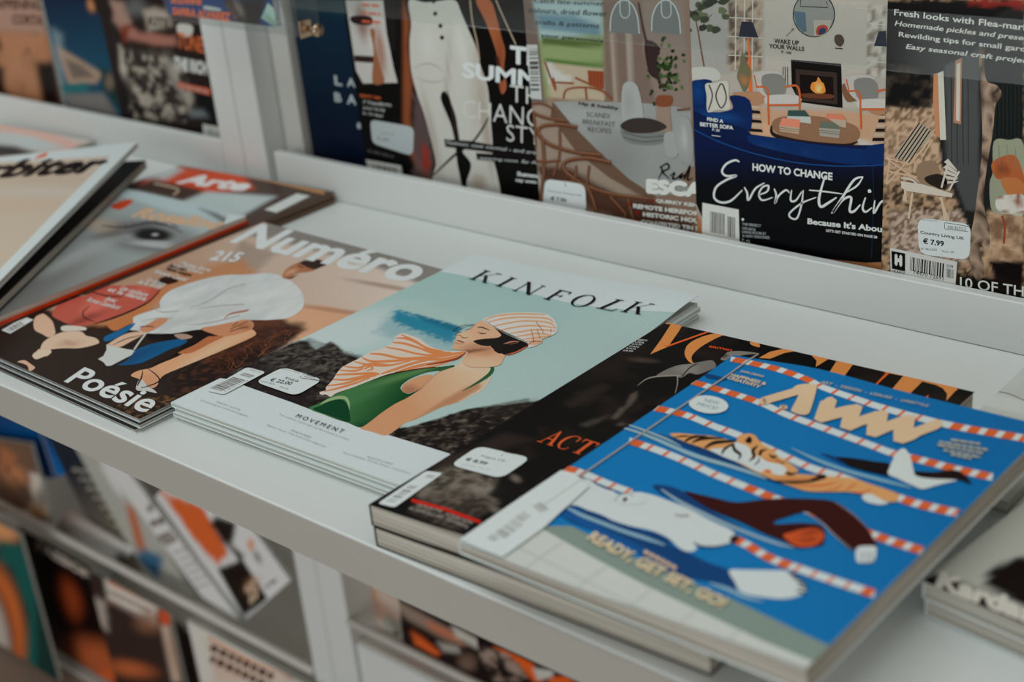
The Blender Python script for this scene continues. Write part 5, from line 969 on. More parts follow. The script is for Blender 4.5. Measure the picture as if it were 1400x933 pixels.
# fireplace
P.shape(R4([(382, 205), (555, 220), (560, 372), (412, 352), (385, 300)]), (22, 20, 20), smooth=False); P.shape(R4([(398, 238), (540, 250), (542, 360), (400, 345)]), (52, 42, 38), smooth=False); P.shape(R4([(412, 256), (528, 266), (530, 345), (415, 335)]), (26, 20, 20), smooth=False)
P.shape(R4([(450, 305), (455, 285), (470, 280), (476, 265), (488, 282), (496, 290), (500, 318), (470, 322)]), (220, 120, 50), [mE(1118, 120, 4, 5, 0, (238, 190, 130), .8, .9)]); P.shape(R4([(425, 322), (520, 325), (520, 340), (425, 335)]), (90, 52, 38))
P.shape(R4([(560, 290), (632, 285), (625, 335), (575, 350)]), (110, 76, 54)); P.shape(R4([(535, 122), (555, 120), (566, 140), (555, 160), (540, 155), (532, 140)]), (62, 48, 42)); P.stroke(R4([(534, 166), (560, 168)]), 1.5, (40, 34, 32), smooth=False)
for x in (355, 362, 370): P.stroke(R4([(x, 230), (x + 1, 300)]), .9, (40, 34, 32), smooth=False)
# lamps
P.shape(R4([(212, 74), (250, 76), (270, 130), (202, 126)]), (18, 26, 42), smooth=False); P.stroke(R4([(236, 130), (240, 215), (243, 320)]), [2.5, 3.5, 5.5], (206, 92, 46)); P.shape(R4([(210, 190), (226, 186), (226, 210), (244, 240), (240, 285), (222, 318), (206, 290), (196, 262), (206, 225)]), (96, 92, 70), [mE(1018, 108, 6, 2.5, 0, (190, 110, 60), .7, .8)]); P.shape(R4([(685, 108), (710, 106), (712, 160), (668, 158)]), (18, 26, 42), smooth=False)
P.stroke(R4([(205, 320), (240, 318)]), 2, (30, 28, 28), smooth=False)
# side tables
P.shape(R4([(188, 318), (292, 320), (294, 345), (270, 362), (215, 355), (190, 335)]), (150, 112, 86)); P.shape(R4([(640, 355), (712, 352), (712, 395), (660, 390)]), (150, 110, 82)); 
for i in range(6): P.shape(R4([(222 + i * 3, 362 + i * 16), (272 + i * 2, 366 + i * 16), (276 + i * 2, 376 + i * 16), (220 + i * 3, 373 + i * 16)]), (28, 24, 26) if i % 2 else (164, 146, 128), smooth=False, adv=False); P.shape(R4([(690 - i * 5, 395 + i * 16), (712, 395 + i * 16), (712, 406 + i * 16), (687 - i * 5, 406 + i * 16)]), (28, 24, 26) if i % 2 else (164, 146, 128), smooth=False, adv=False)
P.off += P.step
# armchairs
for dx in (0, 318):
    f = lambda p: R4([(x + dx, y + dx * .045) for x, y in p])
    P.shape(f([(255, 250), (350, 250), (358, 330), (300, 335), (262, 300)]), (160, 156, 150)); P.shape(f([(283, 262), (352, 260), (362, 322), (300, 330)]), (112, 110, 106)); P.shape(f([(300, 330), (402, 328), (410, 355), (305, 362)]), (168, 164, 158))
    for L, w in (([(262, 300), (300, 305), (304, 365), (306, 430)], 2.6), ([(304, 362), (410, 362)], 3), ([(362, 300), (400, 295), (412, 320), (412, 378)], 2.8), ([(255, 258), (265, 300)], 2), ([(300, 305), (302, 330)], 2)): P.stroke(f(L), w, (168, 84, 46))
# coffee table and books
P.shape(R4([(315, 430), (340, 405), (420, 398), (520, 408), (600, 432), (620, 462), (600, 490), (540, 494), (420, 482), (340, 462)]), (124, 92, 70)); P.stroke(R4([(315, 432), (325, 465), (420, 490), (560, 502), (612, 488)]), [2, 5, 6, 5, 2], (40, 30, 28))
for q, c in ((((368, 398), (450, 402), (452, 426), (372, 415)), (160, 162, 156)), (((372, 380), (430, 380), (448, 402), (370, 400)), (50, 70, 68)), (((342, 432), (412, 440), (410, 462), (345, 452)), (160, 140, 120)), (((352, 406), (414, 412), (412, 440), (342, 432)), (190, 116, 94)), (((480, 440), (552, 446), (548, 476), (482, 468)), (140, 134, 126)), (((485, 418), (548, 424), (552, 446), (480, 440)), (88, 96, 84)), (((510, 408), (572, 414), (572, 440), (552, 436)), (158, 140, 124)), (((505, 392), (560, 396), (574, 414), (502, 408)), (184, 108, 84))): P.shape(R4(q), c, smooth=False)
for y in (448, 455): P.stroke(R4([(344, y - 10), (411, y)]), .6, (80, 60, 50), smooth=False); P.stroke(R4([(482, y), (550, y + 8)]), .6, (60, 54, 50), smooth=False)
# armchair in blue, cushion, curved sofa
P.shape(R4([(38, 290), (70, 274), (100, 275), (110, 290), (95, 380), (180, 376), (172, 330), (240, 345), (246, 440), (215, 450), (120, 430), (40, 390)]), SOF, [mE(985, 160, 26, 6, 8, (26, 62, 116), .8, .8), mE(955, 125, 8, 14, 0, (22, 58, 110), .8, .8)])
P.shape(R4([(88, 290), (120, 285), (165, 280), (168, 330), (172, 376), (130, 378), (95, 385), (92, 330)]), (170, 166, 158)); P.stroke(R4([(100, 292), (112, 330), (98, 380)]), 1.8, (40, 34, 32)); P.stroke(R4([(140, 288), (124, 330), (142, 372), (160, 340), (150, 296), (140, 288)]), 1.8, (40, 34, 32))
P.shape(R4([(40, 390), (80, 410), (160, 438), (240, 462), (330, 475), (450, 492), (560, 500), (700, 500), (760, 500), (760, 900), (640, 905), (400, 880), (110, 830), (55, 700), (46, 520)]), SOD, [mG(R4([(400, 500)])[0], R4([(400, 640)])[0], (10, 28, 58), (7, 12, 22)), mE(1190, 330, 30, 60, 0, (6, 10, 18), .8, .7)], smooth=False)
P.shape(R4([(40, 380), (100, 405), (200, 435), (245, 462), (240, 490), (150, 470), (45, 430)]), (10, 30, 60)); P.shape(R4([(240, 465), (330, 475), (450, 495), (560, 508), (640, 515), (648, 545), (640, 568), (520, 558), (380, 530), (260, 500), (236, 485)]), (12, 42, 86), [mE(1110, 208, 60, 3, 6, (34, 72, 128), .8, .7)]); P.shape(R4([(645, 505), (760, 500), (760, 570), (650, 562)]), (12, 40, 82), [mE(1203, 204, 14, 3, 0, (30, 68, 122), .8, .7)])
P.stroke(R4([(46, 445), (140, 490), (260, 530), (400, 560), (540, 572), (665, 570), (700, 565)]), 1.6, (26, 62, 114)); P.stroke(R4([(665, 572), (668, 700), (660, 890)]), 1.2, (20, 36, 66), smooth=False)
WS = (186, 190, 188)
for L, w in (([(205, 558), (190, 552), (160, 565), (145, 590), (160, 606), (195, 605), (160, 620), (125, 645), (118, 680), (140, 697), (175, 692), (215, 655)], 2.6), ([(222, 645), (232, 665), (236, 690), (260, 650), (292, 630)], 2.4), ([(270, 672), (300, 660), (305, 640), (285, 645), (272, 670), (285, 690), (320, 680)], 2.2), ([(325, 650), (332, 672), (328, 700), (340, 675), (365, 655), (378, 665)], 2.4), ([(385, 655), (382, 690), (400, 690), (420, 660)], 2.4), ([(425, 655), (420, 700), (405, 750), (385, 752), (378, 735), (420, 700), (470, 680)], 2.2), ([(500, 608), (480, 680), (485, 712), (510, 700), (540, 680)], 3.2), ([(445, 655), (500, 660), (560, 668)], 2.0), ([(632, 610), (600, 620), (560, 680), (525, 735), (560, 690), (590, 680), (585, 725), (600, 728), (622, 705)], 3.0), ([(570, 665), (610, 640), (630, 612)], 2.4), ([(640, 680), (630, 715), (640, 730), (662, 715)], 2.6), ([(672, 690), (668, 735), (690, 700), (705, 695), (705, 740), (725, 735)], 2.6)):
    P.stroke(R4(L), [w * .7] + [w * 1.1] * (len(L) - 2) + [w * .6], WS)
P.shape(R4([(648, 655), (656, 652), (660, 662), (650, 664)]), WS)
up(P, 'HOW TO CHANGE', (250, 588), (526, 622), 10.5, WS, .03, R4, 3); up(P, "Because It's About Time", (440, 772), (800, 812), 8.5, WS, .03, R4, 3); up(P, "LET'S GET STARTED ON PAGE 28", (504, 798), (680, 822), 3.6, WS, .03, R4)
up(P, 'WAKE UP', (325, 148), (410, 156), 6.3, (30, 26, 26), .02, R4, 3); up(P, 'YOUR WALLS', (307, 165), (428, 176), 6, (30, 26, 26), .02, R4, 3); up(P, 'P. 100', (350, 183), (384, 187), 3.6, (50, 46, 44), .02, R4); P.stroke(R4([(366, 125), (392, 98)]), .7, (40, 36, 34), smooth=False); P.stroke(R4([(384, 100), (392, 98), (391, 106)]), .7, (40, 36, 34), smooth=False)
up(P, 'FIND A', (94, 416), (150, 424), 5, WS, .03, R4, 3); up(P, 'BETTER SOFA', (70, 434), (184, 447), 5.4, WS, .03, R4, 3); up(P, 'P. 20', (112, 450), (137, 454), 3.4, WS, .03, R4); P.stroke(R4([(110, 466), (140, 470)]), .8, WS, smooth=False)
up(P, 'BRITISH EDITION', (395, 3), (600, 14), 4.2, (30, 26, 26), .0, R4) if False else None
for i, (t, b) in enumerate((('THE PERFECT', 280), ('LAID-BACK', 262), ('LIVING ROOM BY', 298), ('A NEW DESIGNER', 310), ('P. 42', 242))): up(P, t, (215, 776 + i * 13.5), (b, 783 + i * 13.5), 3.6, (150, 156, 160), .01, R4)
P.shape(R4([(213, 752), (221, 752), (221, 760), (213, 760)]), WS, smooth=False)
P.build('front_cover', r)
B = over(s); B.shape(R4([(78, 698), (203, 722), (206, 836), (76, 818)]), (184, 186, 182), smooth=False); B.barcode(R4([(105, 800), (156, 810), (105, 728)]), (40, 34, 34), 18, 4); B.barcode(R4([(164, 815), (190, 820), (164, 745)]), (40, 34, 34), 8, 6); B.build('barcode_label', r)
# garden hut
s, r = upright('country_magazine', 'magazine with a dark hut, white deckchair and tree trunk, rightmost in the rack', (1208.5, 220), 1.961, .48, .66, group=RG)
P = Print(s)
P.bg(110, 140, (120, 96, 76), [mR(None, (56, 46, 38), (158, 130, 104), 170, lo=.35, hi=.65, seed=2), mR(R5([(40, 330), (190, 300), (300, 460), (300, 520), (40, 560)]), (104, 82, 64), (172, 144, 118), 260, 4, 4, .3, .6, 3), mP(R5([(0, 0), (466, 0), (466, 250), (300, 240), (180, 215), (40, 200)]), (22, 19, 18), 3, 0), mR(R5([(40, 200), (190, 215), (190, 330), (90, 330), (40, 320)]), (16, 14, 13), (58, 50, 42), 60, 4, 6, .45, .75, 4),
    mR(R5([(60, 640), (300, 640), (300, 800), (60, 760)]), (96, 76, 64), (180, 160, 146), 260, 3, 0, .35, .6, 7, .8), mP(R5([(180, 160), (466, 0), (466, 760), (300, 700), (215, 500)]), (34, 33, 33), 2), mP(R5([(225, 200), (330, 150), (330, 640), (290, 640), (230, 480)]), (66, 68, 68), 2), mP(R5([(370, 240), (466, 250), (466, 760), (370, 720)]), (28, 32, 30), 2), mR(R5([(355, 640), (466, 640), (466, 850), (340, 850)]), (120, 90, 70), (180, 150, 122), 60, 3, 0, .3, .6, 9, .8), mP(R5([(355, 790), (466, 795), (466, 860), (380, 850)]), (24, 20, 20), 3), mP(R5([(255, 830), (466, 850), (466, 960), (255, 930)]), (26, 22, 20), 4), mP(R5([(300, 0), (466, 0), (466, 22), (300, 12)]), (130, 40, 34), 3, 6, 40, .8)])
for x in range(385, 470, 12): P.stroke(R5([(x, 255), (x, 420)]), .7, (54, 58, 56), smooth=False, adv=False)
for x in (245, 262, 280, 296): P.stroke(R5([(x, 200), (x + 2, 500)]), .7, (46, 46, 46), smooth=False, adv=False)
P.shape(R5([(192, 225), (205, 222), (212, 420), (198, 410), (190, 300)]), (168, 116, 84), smooth=False); P.shape(R5([(205, 222), (222, 215), (230, 425), (212, 425)]), (176, 172, 162), smooth=False); P.shape(R5([(258, 185), (278, 175), (275, 378), (252, 372)]), (150, 108, 84), smooth=False); P.shape(R5([(262, 195), (273, 190), (271, 368), (260, 366)]), (176, 170, 160), smooth=False)
P.shape(R5([(330, 150), (345, 150), (350, 240), (385, 260), (400, 290), (380, 320), (372, 400), (352, 520), (345, 620), (362, 700), (358, 760), (330, 740), (345, 830), (320, 850), (300, 760), (318, 640), (335, 500), (340, 400), (335, 300)]), (96, 78, 66), [mR(None, (52, 40, 34), (150, 128, 110), 130, lo=.35, hi=.62, seed=6)])
# deck chair
for q in (((150, 370), (186, 395), (180, 420), (112, 495), (70, 475), (110, 420)),): P.shape(R5(q), (150, 138, 122), smooth=False)
for k in range(5): P.stroke(R5([(150 + k * 8, 372 + k * 6), (76 + k * 10, 478 + k * 4)]), 1.6, (70, 60, 54), smooth=False, adv=False)
for L in ([(45, 478), (120, 500), (180, 425)], [(45, 478), (160, 560)], [(50, 560), (120, 480)], [(60, 480), (48, 560)], [(136, 495), (134, 525)], [(55, 520), (150, 540)], [(155, 480), (188, 425)]): P.stroke(R5(L), 2.2, (176, 150, 126), smooth=False)
P.shape(R5([(145, 500), (200, 492), (212, 560), (150, 556)]), (126, 104, 84)); P.shape(R5([(165, 540), (205, 528), (232, 545), (225, 575), (180, 560)]), (40, 34, 32))
for k in range(5): P.shape(R5([(215 + k * 2, 560 - k * 17), (224 + k * 3, 550 - k * 17), (262 - k * 2 + 8, 560 - k * 9 - 10), (256 + k * 2, 568 - k * 9 - 12)]), (176, 170, 160), smooth=False, adv=False)
P.stroke(R5([(216, 570), (238, 486)]), 2.6, (178, 172, 162), smooth=False); P.stroke(R5([(238, 580), (270, 520)]), 2.6, (178, 172, 162), smooth=False); P.stroke(R5([(94, 540), (130, 548), (150, 575)]), 2.5, (178, 172, 162)); P.shape(R5([(92, 550), (160, 560), (250, 588), (248, 600), (110, 580), (95, 570)]), (180, 172, 160), smooth=False)
for L in ([(105, 575), (108, 612)], [(128, 585), (116, 665)], [(215, 598), (228, 670)], [(212, 598), (238, 672)], [(108, 580), (100, 610)]): P.stroke(R5(L), 3, (180, 160, 138), smooth=False)
# armchair with cushions
P.shape(R5([(375, 430), (420, 425), (466, 440), (470, 640), (420, 650), (370, 640), (362, 560), (372, 520)]), (128, 132, 112), [mE(1390, 290, 20, 12, 0, (168, 160, 148), .8, .9)]); P.shape(R5([(370, 492), (435, 470), (462, 520), (466, 560), (410, 545), (380, 540)]), (150, 84, 50), [mE(1372, 232, 8, 5, 20, (96, 50, 34), .8, .8)]); P.shape(R5([(395, 545), (440, 540), (466, 560), (466, 600), (425, 600)]), (160, 100, 60))
for p in ((390, 440), (415, 440), (440, 450)): P.stroke(R5([p, (p[0] + 3, p[1] + 60)]), .8, (90, 110, 84), smooth=False, adv=False)
P.stroke(R5([(400, 655), (408, 690), (405, 740)]), 3, (130, 64, 40)); P.shape(R5([(385, 600), (440, 590), (466, 595), (466, 645), (390, 640)]), (170, 160, 150), [mR(None, (120, 70, 50), (184, 180, 172), 220, lo=.3, hi=.5, seed=9)])
WC = (184, 184, 178)
up(P, 'Fresh looks with Flea-market finds', (72, 46), (600, 108), 8.5, WC, .015, R5, 3, .5); up(P, 'Homemade pickles and preserves', (72, 82), (520, 134), 8.5, WC, .015, R5, 3, 3); up(P, 'Rewilding tips for small gardens', (86, 116), (520, 168), 9, WC, .015, R5, 3, .5); up(P, 'Easy seasonal craft projects', (106, 152), (500, 200), 8.5, WC, .015, R5, 3, 3); up(P, '10 OF THE BEST', (272, 872), (620, 925), 14, (180, 182, 178), .01, R5, 3)
P.build('front_cover', r)
B = over(s); B.shape(R5([(60, 752), (264, 795), (258, 872), (62, 826)]), (178, 178, 174), smooth=False); B.shape(R5([(64, 762), (106, 770), (106, 825), (66, 816)]), (20, 18, 18), smooth=False); B.text('H', *R5([(74, 806), (97, 811), (74, 770)]), (184, 184, 180), .08, 3); B.text('HEARST', *R5([(66, 826), (106, 835), (66, 818)]), (60, 54, 52), .02)
B.barcode(R5([(120, 822), (222, 843), (122, 780)]), (30, 26, 26), 26, 3); B.barcode(R5([(230, 842), (252, 846), (230, 815)]), (30, 26, 26), 7, 3); B.text('09', *R5([(232, 812), (252, 816), (232, 802)]), (30, 26, 26), .0); B.text('74470 72691', *R5([(130, 832), (222, 852), (130, 820)]), (40, 36, 36), .0); B.text('countryliving.com/uk', *R5([(130, 846), (240, 868), (130, 838)]), (150, 130, 112), .0); B.build('barcode_label', r)
sticker(s, r, R5([(148, 772), (302, 790), (306, 680), (143, 660)]), [R5([(226, 676), (226, 695)]), R5([(228, 676), (300, 688)]), R5([(228, 695), (296, 703)])], [('Country Living UK', R5([(152, 712)])[0], R5([(286, 732)])[0], (0, -5.4), (44, 44, 46), .02), ('€ 7.99', R5([(160, 740)])[0], R5([(224, 749)])[0], (0, -8), (30, 30, 34), .03), ('ref  08-2020', R5([(150, 758)])[0], R5([(202, 762)])[0], (0, -3), (70, 70, 74), .0), ('Num 99', R5([(218, 766)])[0], R5([(254, 770)])[0], (0, -3), (70, 70, 74), .0), ('BRUNA MAGAZINES', R5([(150, 668)])[0], R5([(205, 674)])[0], (0, -2), (120, 120, 120), .0), ('000 827112', R5([(236, 694)])[0], R5([(290, 700)])[0], (0, -4), (50, 50, 54), .0)], off=.0016)
# ---- left bay
s, r = upright('landscape_magazine', 'brown and pink sunset magazine, leftmost in the left rack bay', None, 1.994, .47, .66, right_px=(70, 75), group=LG)
P = Print(s); P.bg(60, 80, (120, 90, 74), [mP(L1([(-100, -50), (250, -50), (270, 200), (-100, 180)]), (142, 112, 98), 8), mR(L1([(-100, 180), (280, 200), (330, 700), (-100, 600)]), (60, 38, 28), (150, 104, 76), 14, 6, 0, .3, .65, 3), mP(L1([(200, 360), (320, 360), (360, 620), (240, 610)]), (26, 17, 14), 7), mP(L1([(30, 340), (190, 300), (240, 600), (60, 570)]), (152, 108, 80), 8, amt=.8), mP(L1([(-50, 380), (20, 400), (30, 570), (-50, 560)]), (30, 20, 16), 6)])
up(P, 'CORTA', (70, 140), (250, 150), 14, (70, 50, 42), .04, L1); up(P, 'HAPPENING', (-60, 50), (240, 60), 14, (72, 52, 44), .04, L1); P.build('front_cover', r)
s, r = upright('travel_magazine', 'deep teal blue magazine with a tent, second from left in the left rack bay', (75, 75), 1.983, .46, .66, group=LG)
P = Print(s); P.bg(60, 80, (4, 40, 60), [mG((120, 0), (130, 100), (6, 34, 54), (8, 62, 82)), mP(L1([(300, 160), (360, 200), (380, 560), (330, 500)]), (96, 112, 120), 6), mP(L1([(330, 270), (450, 340), (600, 430), (560, 480), (400, 490)]), (150, 126, 108), 4), mP(L1([(370, 330), (420, 460), (560, 450), (480, 380)]), (96, 84, 76), 4), mP(L1([(360, 490), (512, 480), (512, 540), (370, 545)]), (18, 90, 92), 3), mP(L1([(370, 545), (600, 540), (700, 690), (400, 640)]), (104, 100, 98), 5), mP(L1([(580, 390), (660, 420), (720, 520), (680, 620), (600, 520)]), (22, 44, 42), 6), mE(150, 112, 6, 10, 0, (120, 100, 84), .8, .7), mE(128, 5, 7, 9, 0, (206, 128, 78), .8), mP(L1([(520, -20), (640, -20), (630, 70), (560, 80)]), (24, 22, 26), 5)])
P.build('front_cover', r)
s, r = upright('motoring_magazine', 'dark motorcycling magazine beside the white post in the left rack bay', None, 1.972, .44, .66, right_px=(306, 130), group=LG)
P = Print(s); P.bg(80, 100, (34, 27, 26), [mP(L1([(640, 0), (720, 20), (760, 130), (700, 170), (660, 120)]), (150, 120, 108), 5, 3, 40, .8), mE(185, 10, 14, 12, 0, (88, 90, 90), .8, .8), mP(L1([(830, 60), (900, 40), (980, 70), (1000, 150), (860, 180)]), (142, 132, 122), 5, 2, 40), mP(L1([(720, 140), (830, 190), (1010, 210), (1030, 260), (900, 270), (740, 220)]), (146, 98, 86), 5, 3, 40, .9), mP(L1([(690, 150), (760, 150), (720, 260)]), (110, 46, 34), 4, amt=.8), mP(L1([(690, 260), (720, 300), (740, 480), (860, 560), (830, 600), (740, 520), (700, 400)]), (160, 154, 144), 4, 2, 40), mP(L1([(740, 300), (960, 300), (1100, 500), (1050, 690), (900, 700), (760, 480)]), (86, 80, 74), 8, 6, 50, .8), mR(L1([(720, 300), (1000, 320), (1130, 560), (1080, 700), (760, 680)]), (26, 22, 22), (150, 142, 130), 60, 5, 4, .42, .62, 3, .8), mP(L1([(940, 320), (980, 330), (1050, 480), (1130, 600), (1080, 600), (980, 450)]), (140, 136, 128), 4, amt=.7), mE(172, 130, 9, 24, 0, (22, 18, 18), .6, .9), mP(L1([(1100, 480), (1330, 560), (1330, 740), (1180, 720)]), (20, 20, 22), 5), mP(L1([(1090, 630), (1180, 640), (1210, 680), (1110, 680)]), (110, 118, 122), 5, amt=.7)])
P.shape(L1([(1030, 140), (1115, 150), (1105, 210), (1040, 205)]), (168, 166, 160)); up(P, 'TUNE', (1030, 280), (1180, 310), 22, (176, 92, 52), .02, L1); up(P, 'THE RICH', (1010, 405), (1200, 440), 19, (170, 172, 168), .07, L1); P.shape(L1([(1030, 475), (1220, 515), (1220, 555), (1035, 510)]), (170, 84, 62), smooth=False); P.greek(L1([(1045, 494)])[0], L1([(1210, 536)])[0], 4, (150, 120, 110))
up(P, 'KITE', (862, 145), (980, 160), 12, (60, 54, 52), .03, L1)
P.build('front_cover', r)
B = over(s); B.shape(L1([(1175, 718), (1330, 750), (1335, 812), (1180, 780)]), (166, 168, 162), smooth=False); B.barcode(L1([(1200, 780), (1320, 808), (1200, 740)]), (110, 106, 102), 14, 3); B.build('barcode_label', r)
# ---- acrylic band along the right bay
ACR = mat_acrylic()
m = MB(); m.box(-2.40, 1.946, .416, XR, 1.952, .509, .0015); o = m.build('acrylic_strip', ACR); o['label'] = 'clear acrylic strip holding back the upright magazines of the right rack bay'; o['category'] = 'magazine holder'
# ---- acrylic pocket hanging above the left bay with magazines
yp = 1.80; pz = .404; x0 = pt(226, 30, 1, 1.80)[0]; x1 = pt(406, 40, 1, yp)[0]
hr = empty('acrylic_pocket', ((x0 + x1) / 2, yp + .03, pz), 'clear acrylic magazine pocket hanging above the left rack bay', 'magazine holder')
m = MB(); m.box(x0, yp, pz, x1, yp + .005, pz + .17, .0015); m.build('front_panel', ACR, hr)
m = MB(); m.box(x0, yp + .0055, pz, x1, yp + .06, pz + .005, .0015); m.build('pocket_floor', ACR, hr)
m = MB(); m.box(x1 - .006, yp + .0055, pz + .0055, x1, yp + .06, pz + .17, .0015); m.build('end_panel', ACR, hr)
CHR = mat_plain('brass coloured screw', (190, 165, 140), .25, .5, 1, 50, .05, metal=.9)
cl = empty('pocket_clip', (x1 + .012, yp + .03, pz + .03), 'small metal thumbscrew clip on the corner of the acrylic pocket', 'clip')
m = MB(); m.box(x1 + .0005, yp + .004, pz - .004, x1 + .005, yp + .034, pz + .030, .001); m.build('bracket', CHR, cl)
m = MB(); m.tube([(x1 + .006, yp + .025, pz + .012), (x1 + .028, yp + .025, pz + .011)], .006, 10); m.build('screw', CHR, cl, smooth=True)
m = MB(); m.tube([(x1 + .028, yp + .025, pz + .011), (x1 + .036, yp + .025, pz + .011)], .013, 14); m.build('screw_knob', CHR, cl, smooth=True)
def pock(name, label, q_left, w, y, cstock):
    xx = pt(q_left[0], q_left[1], 1, y)[0]; s = Surf((xx, y, pz + .006), (w, 0, 0), (0, 0, .6), k=KV); r = magazine(name, label, s, .012, 'magazines in the acrylic pocket', cstock, PG); return s, r
s, r = pock('music_magazine', 'blue magazine with orange lettering in the hanging acrylic pocket', (230, 20), .36, yp + .03, C_BLUE)
P = Print(s); P.bg(60, 60, (6, 52, 98), [mP(L1([(1020, 110), (1200, 120), (1240, 190), (1040, 160)]), (140, 156, 164), 4, 3, 30, .9), mP(L3([(180, -20), (300, -20), (420, 340), (370, 310)]), (50, 36, 32), 4), mP(L3([(300, -20), (660, -20), (560, 320), (400, 320)]), (20, 20, 22), 4), mE(327, 12, 4, 12, -30, (130, 120, 110), .8, .6), mP(L3([(230, 40), (300, 130), (350, 200), (330, 220)]), (110, 76, 60), 3, amt=.8), mP(L3([(680, -10), (820, -10), (830, 140), (780, 120)]), (8, 52, 96), 4)])
P.text('SUZANNE', *L1([(990, 20), (1170, 30), (990, -20)]), (206, 92, 46), .05, 2); P.text('SAFIRA ALVAREZ', *L1([(1000, 90), (1335, 125), (1000, 40)]), (206, 92, 46), .05, 2)
P.shape(L3([(0, 60), (160, 90), (160, 115), (0, 100)]), (150, 160, 160)); P.shape(L3([(600, 190), (670, 30), (870, 210), (870, 380)]), (140, 168, 160), [mE(375, 35, 4, 26, -42, (90, 116, 106), .8, .8), mE(385, 22, 3, 18, -42, (160, 150, 160), .8, .8)], smooth=False); P.shape(L3([(520, 300), (560, 285), (610, 360), (520, 360)]), (160, 162, 160)); P.shape(L3([(580, 230), (740, 380), (620, 360)]), (14, 34, 34), smooth=False)
P.build('front_cover', r)
# ================================================================== the lower rack
LW = lambda p: Z(0, 560, 2.502, p); LX = lambda p: Z(200, 640, 3.186, p); LY = lambda p: Z(380, 730, 3.043, p)
def free(name, label, BL, BR, TL, ya, yb, cmat, group, thick=.010, vlen=None):
    """magazine leaning back in the lower rack; the corners are taken on a plane leaning from depth ya (foot) to yb (head)"""
    a = pt(*BL, 1, ya); b = pt(*BR, 1, ya); c = pt(*TL, 1, yb); V = c - a
    if vlen: V = V / np.linalg.norm(V) * vlen
    s = Surf(a, b - a, V, k=KV * .8); r = magazine(name, label, s, thick, group, cmat, PG); return s, r
G1 = 'magazines slumped in the lower left rack'; G2 = 'magazines standing below the lower rail'
def blur(s, r, c, mods, n=50): P = Print(s); P.bg(n, n, c, mods); return P
C_GREY = mat_plain('grey cover stock', (128, 118, 110), .4, .3, KV, 200, .03)
s, r = free('blue_magazine', 'blue magazine corner just under the shelf at far left', (-40, 640), (75, 655), (-75, 540), 2.032, 2.032, C_BLUE, G1); blur(s, r, (10, 50, 92), [mE(30, 600, 30, 30, 0, (14, 60, 104), .8)], 12).build('front_cover', r)
s, r = free('blue_magazine', 'small bright blue magazine corner between blue and dark covers under the shelf', (72, 655), (110, 640), (48, 560), 2.047, 2.047, C_BLUE, G1); blur(s, r, (0, 90, 150), [mP([(50, 590), (66, 620), (80, 660), (60, 660)], (16, 28, 44), 3)], 20).build('front_cover', r)
s, r = free('food_magazine', 'brown and white magazine leaning left above the lower rail, far left', (-40, 690), (72, 716), (-70, 590), 1.985, 1.985, C_WHITE, G1)
P = blur(s, r, (92, 70, 56), [mP(LW([(100, 215), (240, 240), (180, 390), (110, 330)]), (170, 160, 148), 4, 3, 40), mE(20, 650, 16, 12, 30, (170, 110, 74), .8, .8), mE(48, 700, 12, 9, 0, (190, 130, 82), .8, .9), mE(60, 678, 10, 14, 20, (80, 74, 72), .8, .7), mP(LW([(0, 120), (60, 160), (30, 220), (0, 210)]), (140, 88, 60), 5)])
up(P, 'FLAVOR', (20, 210), (120, 330), 8, (60, 46, 40), .03, LW); P.build('front_cover', r)
s, r = free('list_magazine', 'dark magazine with a column of white print leaning left above the lower rail', (150, 772), (222, 790), (60, 590), 2.017, 2.017, C_BLACK, G1)
P = blur(s, r, (60, 56, 50), [mG((110, 630), (190, 760), (30, 34, 44), (100, 92, 78))])
for i in range(9): a = LW([(248 + i * 24, 205 + i * 32)])[0]; P.greek(a, (a[0] + 22, a[1] + 4), 4, (130, 128, 118), (4, 9), 2, i)
P.build('front_cover', r)
s, r = free('grey_magazine', 'plain taupe and white magazine lying against the lower rail', (72, 728), (160, 782), (112, 665), 2.0, 2.0, C_GREY, G1, vlen=.2); blur(s, r, (130, 116, 106), [mG((120, 690), (130, 760), (104, 84, 74), (180, 176, 168)), mE(84, 735, 8, 10, 0, (24, 20, 20), .6), mE(166, 770, 9, 14, 0, (34, 24, 22), .7)], 20).build('front_cover', r)
s, r = free('white_magazine', 'white magazine edge with a teal spine between the dark column and the big white cover', (196, 782), (262, 815), (96, 600), 2.002, 2.002, C_WHITE, G1); blur(s, r, (140, 140, 134), [mP(LW([(340, 190), (370, 190), (430, 310), (400, 290)]), (186, 192, 190), 3), mP(LW([(430, 330), (460, 340), (500, 480), (470, 480)]), (150, 84, 56), 4), mP(LW([(460, 500), (490, 480), (560, 500), (540, 590)]), (50, 84, 110), 4)], 20).build('front_cover', r)
s, r = free('dance_magazine', 'large white magazine with grey headlines and a dancer in orange under the shelf', (276, 816), (334, 856), (118, 605), 1.972, 1.972, C_WHITE, G1)
P = blur(s, r, (176, 178, 174), [mP(LX([(90, 130), (250, 180), (350, 380), (330, 450), (290, 440), (200, 290), (120, 230)]), (178, 82, 42), 4, 5, 30), mP(LX([(320, 440), (420, 400), (480, 500), (420, 640), (330, 500)]), (28, 22, 20), 4), mE(265, 710, 10, 10, 0, (110, 50, 30), .8, .8)])
for i, L in enumerate((((5, 85), (35, 75)), ((5, 180), (70, 165)), ((20, 245), (90, 225)), ((50, 310), (110, 285)), ((80, 330), (130, 305)))): P.greek(LX([L[0]])[0], LX([L[1]])[0], 8, (86, 74, 68), (5, 9), 1.5, i)
for i in range(6): P.greek(LX([(120 + i * 20, 370 + i * 30)])[0], LX([(190 + i * 18, 350 + i * 30)])[0], 4, (140, 140, 136), (5, 9), 2, i)
P.build('front_cover', r)
